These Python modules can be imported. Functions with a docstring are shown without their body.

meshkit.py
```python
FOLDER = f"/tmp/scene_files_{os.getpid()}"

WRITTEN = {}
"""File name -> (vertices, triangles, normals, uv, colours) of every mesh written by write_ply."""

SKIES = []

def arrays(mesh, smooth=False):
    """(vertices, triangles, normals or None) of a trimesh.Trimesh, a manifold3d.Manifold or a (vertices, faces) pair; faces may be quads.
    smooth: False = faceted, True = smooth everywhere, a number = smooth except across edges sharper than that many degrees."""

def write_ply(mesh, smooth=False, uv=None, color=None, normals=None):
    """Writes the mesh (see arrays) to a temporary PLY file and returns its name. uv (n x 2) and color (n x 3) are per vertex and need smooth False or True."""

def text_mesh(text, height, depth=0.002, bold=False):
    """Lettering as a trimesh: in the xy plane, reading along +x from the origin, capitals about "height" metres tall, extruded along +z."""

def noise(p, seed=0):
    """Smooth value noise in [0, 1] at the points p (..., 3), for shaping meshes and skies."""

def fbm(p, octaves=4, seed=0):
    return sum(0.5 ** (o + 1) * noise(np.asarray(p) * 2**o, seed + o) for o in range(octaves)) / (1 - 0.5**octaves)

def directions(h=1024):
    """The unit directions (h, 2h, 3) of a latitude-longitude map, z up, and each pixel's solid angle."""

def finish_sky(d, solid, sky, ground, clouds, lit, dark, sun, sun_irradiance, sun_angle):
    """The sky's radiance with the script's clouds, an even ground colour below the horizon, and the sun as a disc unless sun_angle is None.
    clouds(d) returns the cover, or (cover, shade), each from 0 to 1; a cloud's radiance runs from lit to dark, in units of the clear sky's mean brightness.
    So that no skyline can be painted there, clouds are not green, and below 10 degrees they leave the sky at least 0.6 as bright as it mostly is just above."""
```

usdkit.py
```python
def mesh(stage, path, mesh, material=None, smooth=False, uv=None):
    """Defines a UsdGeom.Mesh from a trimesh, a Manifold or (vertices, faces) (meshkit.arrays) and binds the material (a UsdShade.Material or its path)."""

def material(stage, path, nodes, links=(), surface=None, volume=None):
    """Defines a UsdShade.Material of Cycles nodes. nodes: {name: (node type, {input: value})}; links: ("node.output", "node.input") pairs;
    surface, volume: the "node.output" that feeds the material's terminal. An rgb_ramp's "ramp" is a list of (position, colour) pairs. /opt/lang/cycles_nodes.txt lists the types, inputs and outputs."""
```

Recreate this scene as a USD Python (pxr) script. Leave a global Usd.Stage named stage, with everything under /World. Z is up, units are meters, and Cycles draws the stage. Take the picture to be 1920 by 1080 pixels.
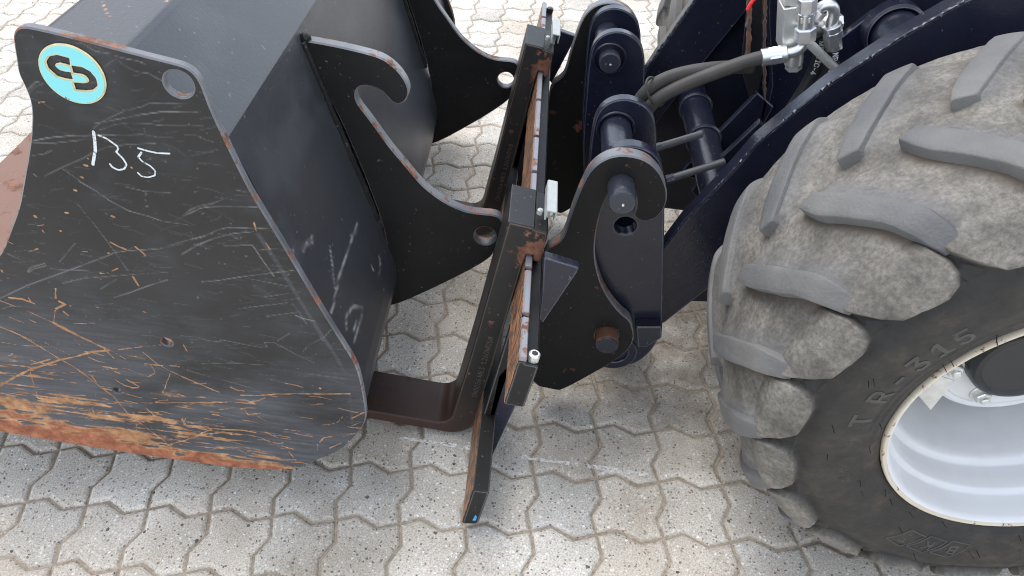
import json, math
import numpy as np, trimesh, shapely
from shapely.geometry import Polygon, LineString, Point
from shapely import affinity
import usdkit, meshkit
from pxr import Usd, UsdGeom, UsdLux, UsdShade, Gf, Sdf, Vt

stage = Usd.Stage.CreateInMemory()
UsdGeom.SetStageUpAxis(stage, UsdGeom.Tokens.z)
UsdGeom.SetStageMetersPerUnit(stage, 1.0)
WORLD = UsdGeom.Xform.Define(stage, '/World')
stage.SetDefaultPrim(WORLD.GetPrim())

# ---------------------------------------------------------------- camera, sky, sun
FPX = 1436.926
CAM = np.array([0.92603, -0.71527, 1.17563])
YAW, PITCH, ROLL = math.radians(-3.98470), math.radians(41.68568), math.radians(-1.21611)
_F = np.array([math.sin(YAW) * math.cos(PITCH), math.cos(YAW) * math.cos(PITCH), -math.sin(PITCH)])
_R = np.array([math.cos(YAW), -math.sin(YAW), 0.0]); _U = np.cross(_R, _F)
_R2 = math.cos(ROLL) * _R + math.sin(ROLL) * _U
_U2 = -math.sin(ROLL) * _R + math.cos(ROLL) * _U
cam = UsdGeom.Camera.Define(stage, '/World/camera')
cam.AddTransformOp().Set(Gf.Matrix4d(*_R2, 0, *_U2, 0, *(-_F), 0, *CAM, 1))
cam.CreateHorizontalApertureAttr(36.0)
cam.CreateVerticalApertureAttr(36.0 * 9 / 16)
cam.CreateFocalLengthAttr(36.0 * FPX / 1920)
cam.CreateClippingRangeAttr(Gf.Vec2f(0.02, 500))
EXPOSURE = 1.76
cam.CreateExposureAttr(EXPOSURE)

SUN_ELEV, SUN_DIR = math.radians(66), np.array([-0.62, 0.55])       # towards the sun, seen from above
SUN_DIR = SUN_DIR / np.linalg.norm(SUN_DIR)
sky = UsdLux.DomeLight.Define(stage, '/World/sky')
sky.CreateIntensityAttr(1.0)
sky.GetPrim().SetCustomDataByKey('kind', 'structure')
sky.GetPrim().SetCustomDataByKey('label', 'bright overcast sky with thin cloud')
sky.GetPrim().SetCustomDataByKey('category', 'sky')
SKY = usdkit.material(stage, '/World/Looks/sky', {
    's': ('sky_texture', {'sky_type': 'single_scattering', 'sun_disc': False, 'sun_elevation': SUN_ELEV, 'sun_rotation': math.atan2(SUN_DIR[0], SUN_DIR[1])}),
    'tc': ('texture_coordinate', {}),
    'n': ('noise_texture', {'scale': 2.2, 'detail': 5.0, 'roughness': 0.55}),
    'r': ('rgb_ramp', {'ramp': [(0.32, (0.10,) * 3), (0.70, (0.80,) * 3)]}),
    'm': ('mix', {'color2': (7.6, 7.8, 8.1)}),
    'b': ('background_shader', {'strength': 0.098})},
    [('tc.generated', 'n.vector'), ('n.fac', 'r.fac'), ('r.color', 'm.fac'), ('s.color', 'm.color1'), ('m.color', 'b.color')], surface='b.background')
UsdShade.MaterialBindingAPI.Apply(sky.GetPrim()).Bind(SKY)
sun = UsdLux.DistantLight.Define(stage, '/World/sun')
sun.CreateIntensityAttr(0.25); sun.CreateAngleAttr(40.0); sun.CreateColorAttr(Gf.Vec3f(1.0, 0.965, 0.92))
sun.CreateNormalizeAttr(True)
_z = np.array([SUN_DIR[0] * math.cos(SUN_ELEV), SUN_DIR[1] * math.cos(SUN_ELEV), math.sin(SUN_ELEV)])
_x = np.cross([0, 0, 1.0], _z); _x /= np.linalg.norm(_x); _y = np.cross(_z, _x)
sun.AddTransformOp().Set(Gf.Matrix4d(*_x, 0, *_y, 0, *_z, 0, 0, 0, 0, 1))

# ---------------------------------------------------------------- helpers
D = json.loads(r'''{"side":[[0.3587,0.8489],[0.3641,0.8553],[0.3682,0.8577],[0.3737,0.8588],[0.3815,0.8586],[0.4244,0.8478],[0.4671,0.8353],[0.5036,0.8251],[0.5288,0.8186],[0.5381,0.8129],[0.5435,0.8036],[0.5452,0.7925],[0.5471,0.7587],[0.5613,0.673],[0.5691,0.6401],[0.5877,0.573],[0.606,0.5005],[0.6205,0.4475],[0.6335,0.4015],[0.6461,0.359],[0.6479,0.3203],[0.6465,0.2728],[0.6446,0.2444],[0.6392,0.2223],[0.6234,0.1951],[0.5953,0.1546],[0.5391,0.1167],[0.5139,0.0991],[0.5017,0.0938],[0.4907,0.0894],[0.4057,0.0877],[0.3078,0.1044],[0.2054,0.1237],[0.1044,0.1459],[0.0195,0.1671],[-0.1423,0.2066],[-0.2385,0.2419],[-0.2437,0.2547],[-0.222,0.2814],[-0.0565,0.3552],[0.118,0.4696],[0.2034,0.5522],[0.2111,0.5597],[0.2361,0.5919],[0.2651,0.6297],[0.285,0.6628],[0.3105,0.7048],[0.3264,0.7327],[0.3394,0.7594],[0.3443,0.7759],[0.3454,0.79],[0.345,0.8075],[0.3498,0.821],[0.3541,0.8359]],"side_hole":[0.5196,0.7965,0.016],"emblem":[0.407,0.8073,0.0337],"hole1":[0.3764,0.3935,0.0084],"hole2":[0.2613,0.2821,0.0063],"em1":[[0.4098,0.8219],[0.3989,0.8251],[0.3922,0.8239],[0.3877,0.8197],[0.3875,0.8155],[0.392,0.8088],[0.3985,0.8066],[0.4055,0.8057]],"em2":[[0.4091,0.8135],[0.4195,0.8119],[0.4246,0.8083],[0.4269,0.8023],[0.426,0.7971],[0.4208,0.7936],[0.4145,0.7931],[0.4037,0.7939]],"marks":[["W",6,[[0.4019,0.7368],[0.3992,0.7261],[0.3947,0.7124],[0.389,0.7023],[0.3842,0.6931]]],["W",3.6,[[0.406,0.7324],[0.414,0.7283],[0.4227,0.7188],[0.423,0.7148],[0.4188,0.7108],[0.4236,0.7019],[0.4251,0.6939],[0.4202,0.6876],[0.4123,0.6858],[0.4065,0.6894],[0.405,0.6941]]],["W",3.6,[[0.4467,0.7162],[0.4573,0.7125],[0.467,0.7101],[0.4818,0.7096]]],["W",4.5,[[0.4486,0.7104],[0.443,0.7043]]],["W",3,[[0.443,0.7043],[0.4454,0.6983],[0.4531,0.6924],[0.457,0.6853],[0.454,0.679],[0.4449,0.6762],[0.4373,0.6777],[0.4346,0.6828]]],["L",1.2,[[0.3222,0.7229],[0.3457,0.7281],[0.3732,0.7311],[0.4121,0.7325],[0.4577,0.7339]]],["L",1,[[0.3233,0.7213],[0.3461,0.7209],[0.3776,0.7248],[0.3872,0.7269],[0.3993,0.7265]]],["L",1,[[0.4035,0.7415],[0.4192,0.7512],[0.4497,0.7645],[0.4699,0.7694],[0.4779,0.7731],[0.495,0.7742],[0.5229,0.7728]]],["L",1.6,[[0.4074,0.7473],[0.4371,0.7533],[0.4648,0.7593],[0.4879,0.7629],[0.5301,0.7635]]],["L",1,[[0.4093,0.7388],[0.4313,0.7467],[0.4492,0.7488],[0.4695,0.7482],[0.4857,0.7457],[0.5317,0.7458]]],["L",1,[[0.3173,0.6752],[0.3447,0.6882],[0.3751,0.701],[0.393,0.7103],[0.4095,0.7166],[0.4357,0.7209],[0.4694,0.7225]]],["L",1.2,[[0.4613,0.8279],[0.473,0.8247],[0.4821,0.8232],[0.4898,0.8199]]],["L",1,[[0.4288,0.8431],[0.441,0.8334],[0.4568,0.8307]]],["L",1,[[0.4604,0.8254],[0.4671,0.8172],[0.4777,0.8106],[0.4901,0.809],[0.502,0.8006]]],["L",1.4,[[0.3457,0.7865],[0.3605,0.7972],[0.3651,0.7981]]],["L",1,[[0.3457,0.7829],[0.3582,0.7919],[0.368,0.7952]]],["L",0.8,[[0.3494,0.8201],[0.3675,0.8203]]],["L",0.8,[[0.4437,0.8152],[0.4582,0.8237]]],["L",1,[[0.3452,0.6851],[0.3587,0.6691]]],["L",0.8,[[0.5239,0.7312],[0.5378,0.7256]]],["L",0.8,[[0.3155,0.7039],[0.3308,0.7062],[0.342,0.7114]]],["L",1.6,[[0.3576,0.6686],[0.3719,0.6562],[0.3847,0.6412],[0.4035,0.6261],[0.4254,0.6188],[0.4417,0.6112],[0.4705,0.6069],[0.4768,0.6025]]],["L",1.2,[[0.1651,0.4718],[0.2172,0.4982],[0.2699,0.5197],[0.3188,0.5404],[0.3475,0.5526],[0.3596,0.5586],[0.3766,0.5621],[0.4234,0.5671],[0.45,0.5775],[0.5009,0.5943]]],["L",1.3,[[0.33,0.479],[0.3566,0.4894],[0.3857,0.5024],[0.4159,0.5139]]],["L",1,[[0.411,0.6624],[0.4343,0.6558],[0.4651,0.6548]]],["L",1.3,[[0.2136,0.5524],[0.2312,0.5403]]],["L",2,[[0.2271,0.5222],[0.2358,0.5302],[0.2572,0.5373]]],["L",1.4,[[0.2275,0.5209],[0.2387,0.5278],[0.2575,0.5335]]],["L",1,[[0.4501,0.5593],[0.4745,0.5758],[0.4982,0.5848]]],["L",1,[[0.4569,0.6116],[0.4785,0.6268],[0.4942,0.6361],[0.5137,0.6399]]],["L",0.8,[[0.2787,0.5405],[0.3143,0.5737]]],["L",0.8,[[0.2668,0.5025],[0.2997,0.5128],[0.368,0.5215],[0.4224,0.5279]]],["L",0.8,[[0.3173,0.4948],[0.3467,0.513]]],["L",0.8,[[0.3415,0.6358],[0.3497,0.6089],[0.3573,0.5785],[0.3668,0.5292]]],["L",1.2,[[0.1599,0.452],[0.1757,0.4582],[0.1881,0.4573]]],["L",0.8,[[0.2614,0.5285],[0.285,0.5266],[0.3137,0.5275]]],["L",0.8,[[0.4629,0.5129],[0.4781,0.5134]]],["L",1.3,[[0.4674,0.6187],[0.4804,0.6246],[0.4958,0.6328],[0.5075,0.6349],[0.5667,0.6363]]],["L",0.9,[[0.4667,0.6164],[0.4821,0.6303],[0.495,0.6361],[0.5086,0.6386],[0.5434,0.6525],[0.5618,0.6535]]],["L",1.3,[[0.4552,0.5793],[0.4865,0.588],[0.5068,0.5991],[0.5212,0.6036],[0.5419,0.6035],[0.5548,0.6027],[0.5739,0.6043]]],["L",1.2,[[0.4486,0.558],[0.4726,0.5733],[0.4993,0.586],[0.5284,0.595],[0.5537,0.598]]],["L",1.4,[[0.5084,0.5739],[0.5231,0.5748],[0.5389,0.5769],[0.5465,0.5766]]],["L",1.3,[[0.5465,0.5766],[0.5528,0.555],[0.5625,0.5251]]],["L",1.2,[[0.4625,0.5121],[0.4876,0.5155],[0.5173,0.5224],[0.5505,0.5286],[0.5915,0.5362]]],["L",1,[[0.5004,0.4643],[0.5371,0.4717],[0.5701,0.4778]]],["L",1,[[0.577,0.4767],[0.5836,0.459],[0.5887,0.438]]],["L",1,[[0.5639,0.4817],[0.5903,0.4872]]],["L",1,[[0.5267,0.5201],[0.5549,0.5133],[0.5795,0.5075]]],["L",2.6,[[0.5765,0.4546],[0.5857,0.4493],[0.6023,0.4442]]],["L",1,[[0.5409,0.4876],[0.5927,0.4988]]],["L",0.8,[[0.5522,0.5684],[0.5682,0.5712],[0.5861,0.5701]]],["L",1.4,[[0.5473,0.6605],[0.5591,0.6571]]],["L",0.8,[[0.5345,0.4516],[0.5797,0.4603]]],["F",3,[[0.5582,0.5935],[0.5712,0.5506],[0.583,0.505],[0.592,0.4704],[0.6071,0.4081]]],["L",1,[[0.4019,0.4076],[0.425,0.4055],[0.4383,0.3994],[0.453,0.3976],[0.4586,0.4024],[0.4707,0.3993],[0.4909,0.394],[0.5114,0.3897],[0.5224,0.3908],[0.5202,0.3998],[0.5332,0.4003],[0.5441,0.3917],[0.5586,0.3785],[0.5852,0.3594]]],["L",1,[[0.3807,0.3391],[0.4082,0.3257],[0.4412,0.3139],[0.4699,0.3019],[0.49,0.2909]]],["F",3,[[0.5987,0.4467],[0.6079,0.4123],[0.6186,0.3765],[0.6259,0.3421],[0.6262,0.3094],[0.6236,0.2576],[0.6185,0.2248]]],["L",0.9,[[0.5403,0.4036],[0.5607,0.4192]]],["L",1,[[0.5723,0.3822],[0.5837,0.3964],[0.6079,0.4123],[0.6214,0.4289]]],["L",0.8,[[0.4154,0.3503],[0.4631,0.354],[0.5088,0.3513]]],["L",0.8,[[0.5675,0.3362],[0.6258,0.3275]]],["L",0.8,[[0.5106,0.3205],[0.5314,0.3132]]],["R",5,[[0.163,0.4676],[0.1898,0.4516],[0.2173,0.4311],[0.235,0.4111],[0.2643,0.3911]]],["R",3,[[0.1378,0.4148],[0.1522,0.4078],[0.1762,0.3875]]],["R",6,[[0.2533,0.4926],[0.2456,0.4746]]],["R",9,[[0.2382,0.4548],[0.2548,0.4639],[0.2486,0.4692]]],["R",7,[[0.2466,0.4495],[0.2501,0.4424]]],["R",5,[[0.2359,0.4519],[0.2237,0.4299]]],["R",9,[[0.1787,0.4737],[0.1968,0.4716],[0.2102,0.4637]]],["R",6,[[0.2066,0.4747],[0.2076,0.465]]],["R",8,[[0.3613,0.5762],[0.3694,0.5692],[0.3775,0.5646]]],["R",7,[[0.3911,0.5698],[0.3965,0.5627],[0.3998,0.5554]]],["R",6,[[0.3702,0.519],[0.3723,0.502]]],["R",11,[[0.2786,0.6151],[0.2791,0.614]]],["R",9,[[0.3787,0.6176],[0.3811,0.6165]]],["R",8,[[0.3458,0.6556],[0.3484,0.655]]],["R",7,[[0.3205,0.6214],[0.3243,0.6215]]],["R",8,[[0.3016,0.5925],[0.303,0.5925]]],["R",9,[[0.2611,0.5734],[0.2648,0.5796]]],["R",8,[[0.2438,0.557],[0.2591,0.5624]]],["R",6,[[0.3183,0.5592],[0.3242,0.5591]]],["R",7,[[0.3518,0.5577],[0.3524,0.5577]]],["R",5,[[0.326,0.5228],[0.333,0.5225]]],["R",6,[[0.3449,0.5272],[0.3548,0.5321]]],["R",7,[[0.324,0.5123],[0.3248,0.5115]]],["R",6,[[0.3624,0.4537],[0.3655,0.4524]]],["R",4,[[0.2462,0.4278],[0.2652,0.4265],[0.2835,0.4292]]],["R",5,[[0.2976,0.4598],[0.3008,0.4599]]],["R",4,[[0.2236,0.5736],[0.2293,0.5689]]],["R",5,[[0.2785,0.593],[0.2794,0.5883]]],["R",5,[[0.2748,0.6],[0.2841,0.6014]]],["R",5,[[0.2003,0.5457],[0.2049,0.5446]]],["R",7,[[0.1919,0.5237],[0.1917,0.5211]]],["R",5,[[0.1878,0.4329],[0.1966,0.4259]]],["R",4,[[0.1611,0.4362],[0.1777,0.4252]]],["R",5,[[0.2757,0.4419],[0.2765,0.4414]]],["R",6,[[0.2601,0.4612],[0.2622,0.4613]]],["R",5,[[0.3805,0.7011],[0.3819,0.7001]]],["R",7,[[0.3732,0.6918],[0.3765,0.6909]]],["R",7,[[0.362,0.6751],[0.3643,0.6741]]],["R",6,[[0.429,0.6899],[0.4296,0.6889]]],["R",6,[[0.303,0.6801],[0.3076,0.6739]]],["R",5,[[0.353,0.7726],[0.3609,0.7733]]],["R",4,[[0.3248,0.7326],[0.3257,0.7307]]],["R",6,[[0.2156,0.4322],[0.2336,0.4182],[0.2538,0.398],[0.2767,0.3775],[0.2875,0.3463]]],["R",4,[[0.2232,0.4295],[0.2461,0.4007],[0.2846,0.3747],[0.3019,0.3549]]],["R",9,[[0.0757,0.2847],[0.1098,0.3069],[0.1414,0.3251],[0.1694,0.3362],[0.1977,0.3488],[0.2288,0.3581],[0.2555,0.3688],[0.284,0.3731]]],["R",5,[[0.2981,0.3752],[0.3173,0.3792],[0.3349,0.3824]]],["R",2,[[0.3349,0.3824],[0.3665,0.388]]],["R",5,[[0.1384,0.416],[0.1598,0.4003],[0.1803,0.3765],[0.1975,0.3536],[0.2174,0.3301],[0.2345,0.2974],[0.2512,0.267],[0.2595,0.224],[0.2761,0.1949],[0.2957,0.157],[0.3025,0.1393]]],["R",4,[[0.3325,0.372],[0.3447,0.3488],[0.3616,0.3317],[0.3817,0.3162],[0.4009,0.3036],[0.4155,0.2907]]],["R",4,[[0.3613,0.3447],[0.3785,0.3423]]],["R",1.5,[[0.3785,0.3423],[0.4237,0.3198]]],["R",4,[[0.36,0.3267],[0.35,0.3097],[0.3339,0.2816]]],["R",3.5,[[0.1407,0.3234],[0.185,0.3187],[0.2335,0.3243],[0.2687,0.3324],[0.2948,0.3353],[0.3074,0.326],[0.3225,0.3167]]],["R",4,[[0.3225,0.3167],[0.3375,0.3274],[0.3356,0.3452]]],["R",4.5,[[0.1623,0.2537],[0.2035,0.2485],[0.2482,0.2526],[0.3016,0.2553],[0.35,0.2585],[0.4071,0.2607]]],["R",4,[[0.1407,0.3234],[0.1324,0.2891],[0.1249,0.2589]]],["R",4,[[0.139,0.2471],[0.1702,0.2753]]],["R",4,[[0.1114,0.3352],[0.1437,0.3301],[0.1889,0.3387]]],["R",3,[[0.205,0.2522],[0.2249,0.2727]]],["R",4,[[0.2048,0.2395],[0.201,0.2172]]],["R",4,[[0.2689,0.2301],[0.3185,0.2345],[0.3424,0.2266]]],["R",6,[[0.3455,0.2212],[0.3433,0.2023],[0.3805,0.2006],[0.3852,0.1913]]],["R",5,[[0.3007,0.1493],[0.335,0.1632],[0.3624,0.1804],[0.3863,0.1952]]],["R",5,[[0.293,0.2441],[0.3062,0.2116],[0.3271,0.2165]]],["R",3,[[0.2414,0.2909],[0.2567,0.2882]]],["R",4,[[0.2672,0.2783],[0.2897,0.2689],[0.3197,0.2669]]],["R",4,[[0.307,0.3631],[0.3201,0.3621]]],["R",5,[[0.2668,0.3091],[0.2766,0.2977]]],["R",5,[[0.2857,0.31],[0.3007,0.2938]]],["R",3,[[0.1913,0.3863],[0.2073,0.3714],[0.2186,0.3609]]],["R",3,[[0.2391,0.3944],[0.245,0.3761]]],["R",6,[[0.1491,0.3369],[0.1845,0.3498]]],["R",4,[[0.1229,0.3835],[0.1474,0.3783],[0.1872,0.3768]]],["R",3,[[0.2638,0.2018],[0.254,0.1704]]],["R",4,[[0.3565,0.2792],[0.3655,0.2744]]],["R",5,[[0.3995,0.3887],[0.4006,0.3765]]],["R",6,[[0.2341,0.3143],[0.2359,0.3009]]],["R",3,[[0.323,0.3446],[0.3333,0.3419]]],["R",4,[[0.3556,0.2068],[0.3745,0.2134]]],["R",3,[[0.2238,0.2514],[0.1969,0.2318]]],["R",5,[[0.375,0.3208],[0.3935,0.3067],[0.4109,0.2956],[0.4244,0.286]]],["R",6,[[0.4555,0.2813],[0.4833,0.282],[0.512,0.2869],[0.5491,0.2894],[0.5834,0.2904],[0.627,0.2932]]],["R",5,[[0.3555,0.2581],[0.4038,0.2623],[0.4373,0.265]]],["R",5,[[0.4417,0.2642],[0.4737,0.2612]]],["R",4,[[0.4523,0.2505],[0.4553,0.2344],[0.4755,0.2398]]],["R",4,[[0.4707,0.2297],[0.4825,0.2193]]],["R",4,[[0.394,0.2319],[0.4126,0.2303]]],["R",7,[[0.3429,0.2173],[0.3469,0.1987],[0.3804,0.1968],[0.4089,0.1946],[0.438,0.1943],[0.4562,0.1895]]],["R",6,[[0.3423,0.1676],[0.3709,0.1809],[0.4019,0.1865],[0.4157,0.1834]]],["R",5,[[0.4127,0.1813],[0.4425,0.183],[0.4628,0.1764],[0.4749,0.1654]]],["R",5,[[0.4734,0.1905],[0.49,0.178],[0.5113,0.1753]]],["R",4,[[0.5025,0.2016],[0.5304,0.1975]]],["R",4,[[0.5696,0.2147],[0.5894,0.2195]]],["R",4,[[0.5944,0.2216],[0.6096,0.2425]]],["R",6,[[0.5578,0.1702],[0.566,0.1823],[0.5813,0.187]]],["R",4,[[0.5983,0.188],[0.6213,0.1969]]],["R",6,[[0.6199,0.234],[0.6409,0.2496]]],["R",4,[[0.617,0.2155],[0.6327,0.2256]]],["R",8,[[0.5825,0.3039],[0.5831,0.3033]]],["R",5,[[0.6205,0.2739],[0.621,0.2729]]],["R",4,[[0.4926,0.1565],[0.5104,0.1476]]],["R",5,[[0.4871,0.1198],[0.507,0.1189]]],["R",5,[[0.5004,0.141],[0.5057,0.125]]],["R",4,[[0.4127,0.1438],[0.4273,0.1325]]],["R",5,[[0.5709,0.1552],[0.593,0.1703]]],["R",5,[[0.3514,0.2215],[0.3454,0.21]]],["R",6,[[0.6058,0.1749],[0.608,0.1731]]],["R",4,[[0.553,0.164],[0.5499,0.148]]],["R",6,[[0.5571,0.6119],[0.5568,0.5993]]],["R",6,[[0.5758,0.6044],[0.5799,0.5894]]],["R",5,[[0.5647,0.5807],[0.5675,0.57]]],["R",4,[[0.5974,0.5364],[0.6075,0.4979]]]],"backmarks":[[5,[[0.617,0.2559,0.4376],[0.6172,0.2362,0.4363],[0.6161,0.2174,0.4419]]],[4,[[0.6168,0.228,0.4382],[0.6166,0.1857,0.4393],[0.6168,0.1478,0.4385],[0.617,0.1155,0.4372],[0.6177,0.0999,0.4337]]],[3,[[0.6177,0.0999,0.4337],[0.6185,0.0751,0.4302],[0.6188,0.0584,0.4286]]],[2.4,[[0.608,0.1398,0.4816],[0.6117,0.1246,0.4635],[0.6146,0.1082,0.4493],[0.6177,0.0982,0.4338]]],[5,[[0.5974,0.068,0.5338],[0.5974,0.0803,0.5341],[0.5998,0.1022,0.522]]],[5,[[0.5974,0.0839,0.5338],[0.5991,0.1077,0.5255]]],[3,[[0.6287,0.0752,0.3797],[0.6274,0.0841,0.3862],[0.6267,0.0967,0.3894],[0.6286,0.1242,0.3804],[0.6336,0.1493,0.3555]]],[4,[[0.6338,0.1483,0.3549],[0.6352,0.1304,0.348],[0.6344,0.0972,0.3517],[0.6346,0.0792,0.3508]]],[5,[[0.6325,0.1133,0.3612],[0.6328,0.0941,0.3595]]],[5,[[0.6344,0.2828,0.3517],[0.6371,0.2753,0.3383]]],[2,[[0.6315,0.2418,0.3661],[0.6339,0.2405,0.3544]]],[7,[[0.5935,0.047,0.5531],[0.5941,0.0443,0.5503]]],[3,[[0.6369,0.2741,0.3392],[0.6381,0.2499,0.3335]]]],"hook":[[0.562,0.7091],[0.5677,0.7079],[0.6038,0.7014],[0.6493,0.6904],[0.6719,0.6824],[0.6897,0.6659],[0.6998,0.649],[0.7039,0.6339],[0.7019,0.6228],[0.6959,0.613],[0.6858,0.6074],[0.6759,0.6109],[0.6699,0.6189],[0.6648,0.6268],[0.6537,0.6354],[0.6419,0.6383],[0.6338,0.6387],[0.626,0.6351],[0.6211,0.6271],[0.62,0.6173],[0.6228,0.6061],[0.638,0.5811],[0.6615,0.5338],[0.6835,0.4993],[0.7023,0.4687],[0.7142,0.4531],[0.7392,0.4294],[0.7652,0.4135],[0.783,0.4073],[0.8056,0.4045],[0.8192,0.4037],[0.8305,0.4012],[0.838,0.393],[0.8413,0.3788],[0.8386,0.3614],[0.8285,0.3316],[0.8069,0.2955],[0.6282,0.1816],[0.619,0.1896],[0.6351,0.2308],[0.6412,0.3502],[0.622,0.467],[0.602,0.5665],[0.5817,0.6432]],"hook_hole":[0.8077,0.3575,0.0188],"bracket":[[0.9356,0.4057],[0.9446,0.4223],[0.9526,0.4625],[0.9634,0.503],[0.9712,0.5265],[0.9776,0.5418],[0.9902,0.5579],[1.0075,0.5683],[1.0244,0.5713],[1.044,0.569],[1.0626,0.562],[1.08,0.5457],[1.0929,0.5224],[1.0987,0.5002],[1.0972,0.4782],[1.09,0.4628],[1.0778,0.4532],[1.0672,0.4509],[1.0569,0.4548],[1.0497,0.4618],[1.0526,0.4751],[1.0527,0.4922],[1.0479,0.5088],[1.0391,0.5183],[1.0268,0.5209],[1.0159,0.5168],[1.0095,0.505],[1.0033,0.4871],[0.9976,0.4605],[0.9937,0.4214],[0.9943,0.3847],[0.9993,0.3512],[1.0115,0.312],[1.0269,0.2813],[1.046,0.2529],[1.0646,0.2355],[1.0714,0.216],[1.0756,0.1907],[1.0717,0.1699],[1.0608,0.1498],[1.0375,0.1215],[1.0056,0.0921],[0.9781,0.0666],[0.9568,0.0494],[0.9477,0.0435],[0.9437,0.042],[0.9395,0.0431],[0.9261,0.0463],[0.8973,0.0543],[0.885,0.1045],[0.8947,0.2304],[0.9052,0.3307],[0.9134,0.3907]],"pin_up":[1.0306,0.4982,0.0225],"pin_end":[[1.0261,0.5204]],"pin_face":[1.0266,0.516,0.0202],"lowpin":[1.0263,0.1951,0.0202],"link":[[0.9875,0.4112],[0.9808,0.3312],[0.9933,0.1498],[1.027,0.0855],[1.0496,0.082],[1.0777,0.0862],[1.0995,0.1021],[1.1182,0.1336],[1.1282,0.1762],[1.1273,0.2101],[1.1022,0.4516],[1.0966,0.5072],[1.0866,0.5454],[1.0647,0.5636],[1.0363,0.5705],[1.0131,0.5627],[0.9983,0.5437],[0.9889,0.4949]],"link_hole":[1.0427,0.4196,0.0172],"link_ear":[[1.0753,0.2116],[1.1232,0.2135],[1.1254,0.1853],[1.1012,0.1608],[1.0857,0.1601]],"gusset":[[0.9137,0.4815],[0.9638,0.4641],[0.9136,0.3521]],"gussetlow":[[0.869,0.15],[0.8236,0.0025],[0.8092,0.0837],[0.8417,0.2265]],"arm_near":[[1.1156,0.3274],[1.1473,0.3954],[1.1788,0.4452],[1.2092,0.4944],[1.2383,0.5476],[1.283,0.6016],[1.3254,0.6505],[1.4028,0.7195],[1.4716,0.7712]],"arm_near_low":[[1.1404,0.1524],[1.2112,0.2456]],"arm_far":[[1.0496,0.344],[1.089,0.4147],[1.1282,0.4928],[1.187,0.5996]],"arm_far_low":[[1.1377,0.322],[1.2154,0.4591],[1.2899,0.5815]]}''')
rng = np.random.default_rng(7)

def numbered(parent, name):
    p, k = f'{parent}/{name}', 0
    while stage.GetPrimAtPath(p):
        k += 1; p = f'{parent}/{name}_{k:03d}'
    return p

def path_of(parent):
    return '/World' if parent is None else str(parent.GetPath())

def tag(prim, label=None, cat=None, group=None, kind=None):
    for k, v in (('label', label), ('category', cat), ('group', group), ('kind', kind)):
        if v: prim.SetCustomDataByKey(k, v)
    return prim

def empty(name, parent=None, matrix=None, **kw):
    x = UsdGeom.Xform.Define(stage, numbered(path_of(parent), name))
    if matrix is not None: x.AddTransformOp().Set(matrix)
    return tag(x.GetPrim(), **kw)

def cat(*ms):
    ms = [m if isinstance(m, trimesh.Trimesh) else trimesh.Trimesh(*m, process=False) for m in ms]
    return ms[0] if len(ms) == 1 else trimesh.util.concatenate(ms)

def obj(name, mesh, mat, parent=None, smooth=32, attrs=None, **kw):
    m = usdkit.mesh(stage, numbered(path_of(parent), name), mesh, mat, smooth=smooth)
    if attrs:
        api = UsdGeom.PrimvarsAPI(m)
        for k, v in attrs.items():
            api.CreatePrimvar(k, Sdf.ValueTypeNames.Color3fArray, 'vertex').Set(Vt.Vec3fArray.FromNumpy(np.asarray(v, np.float32)))
    return tag(m.GetPrim(), **kw)

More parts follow.
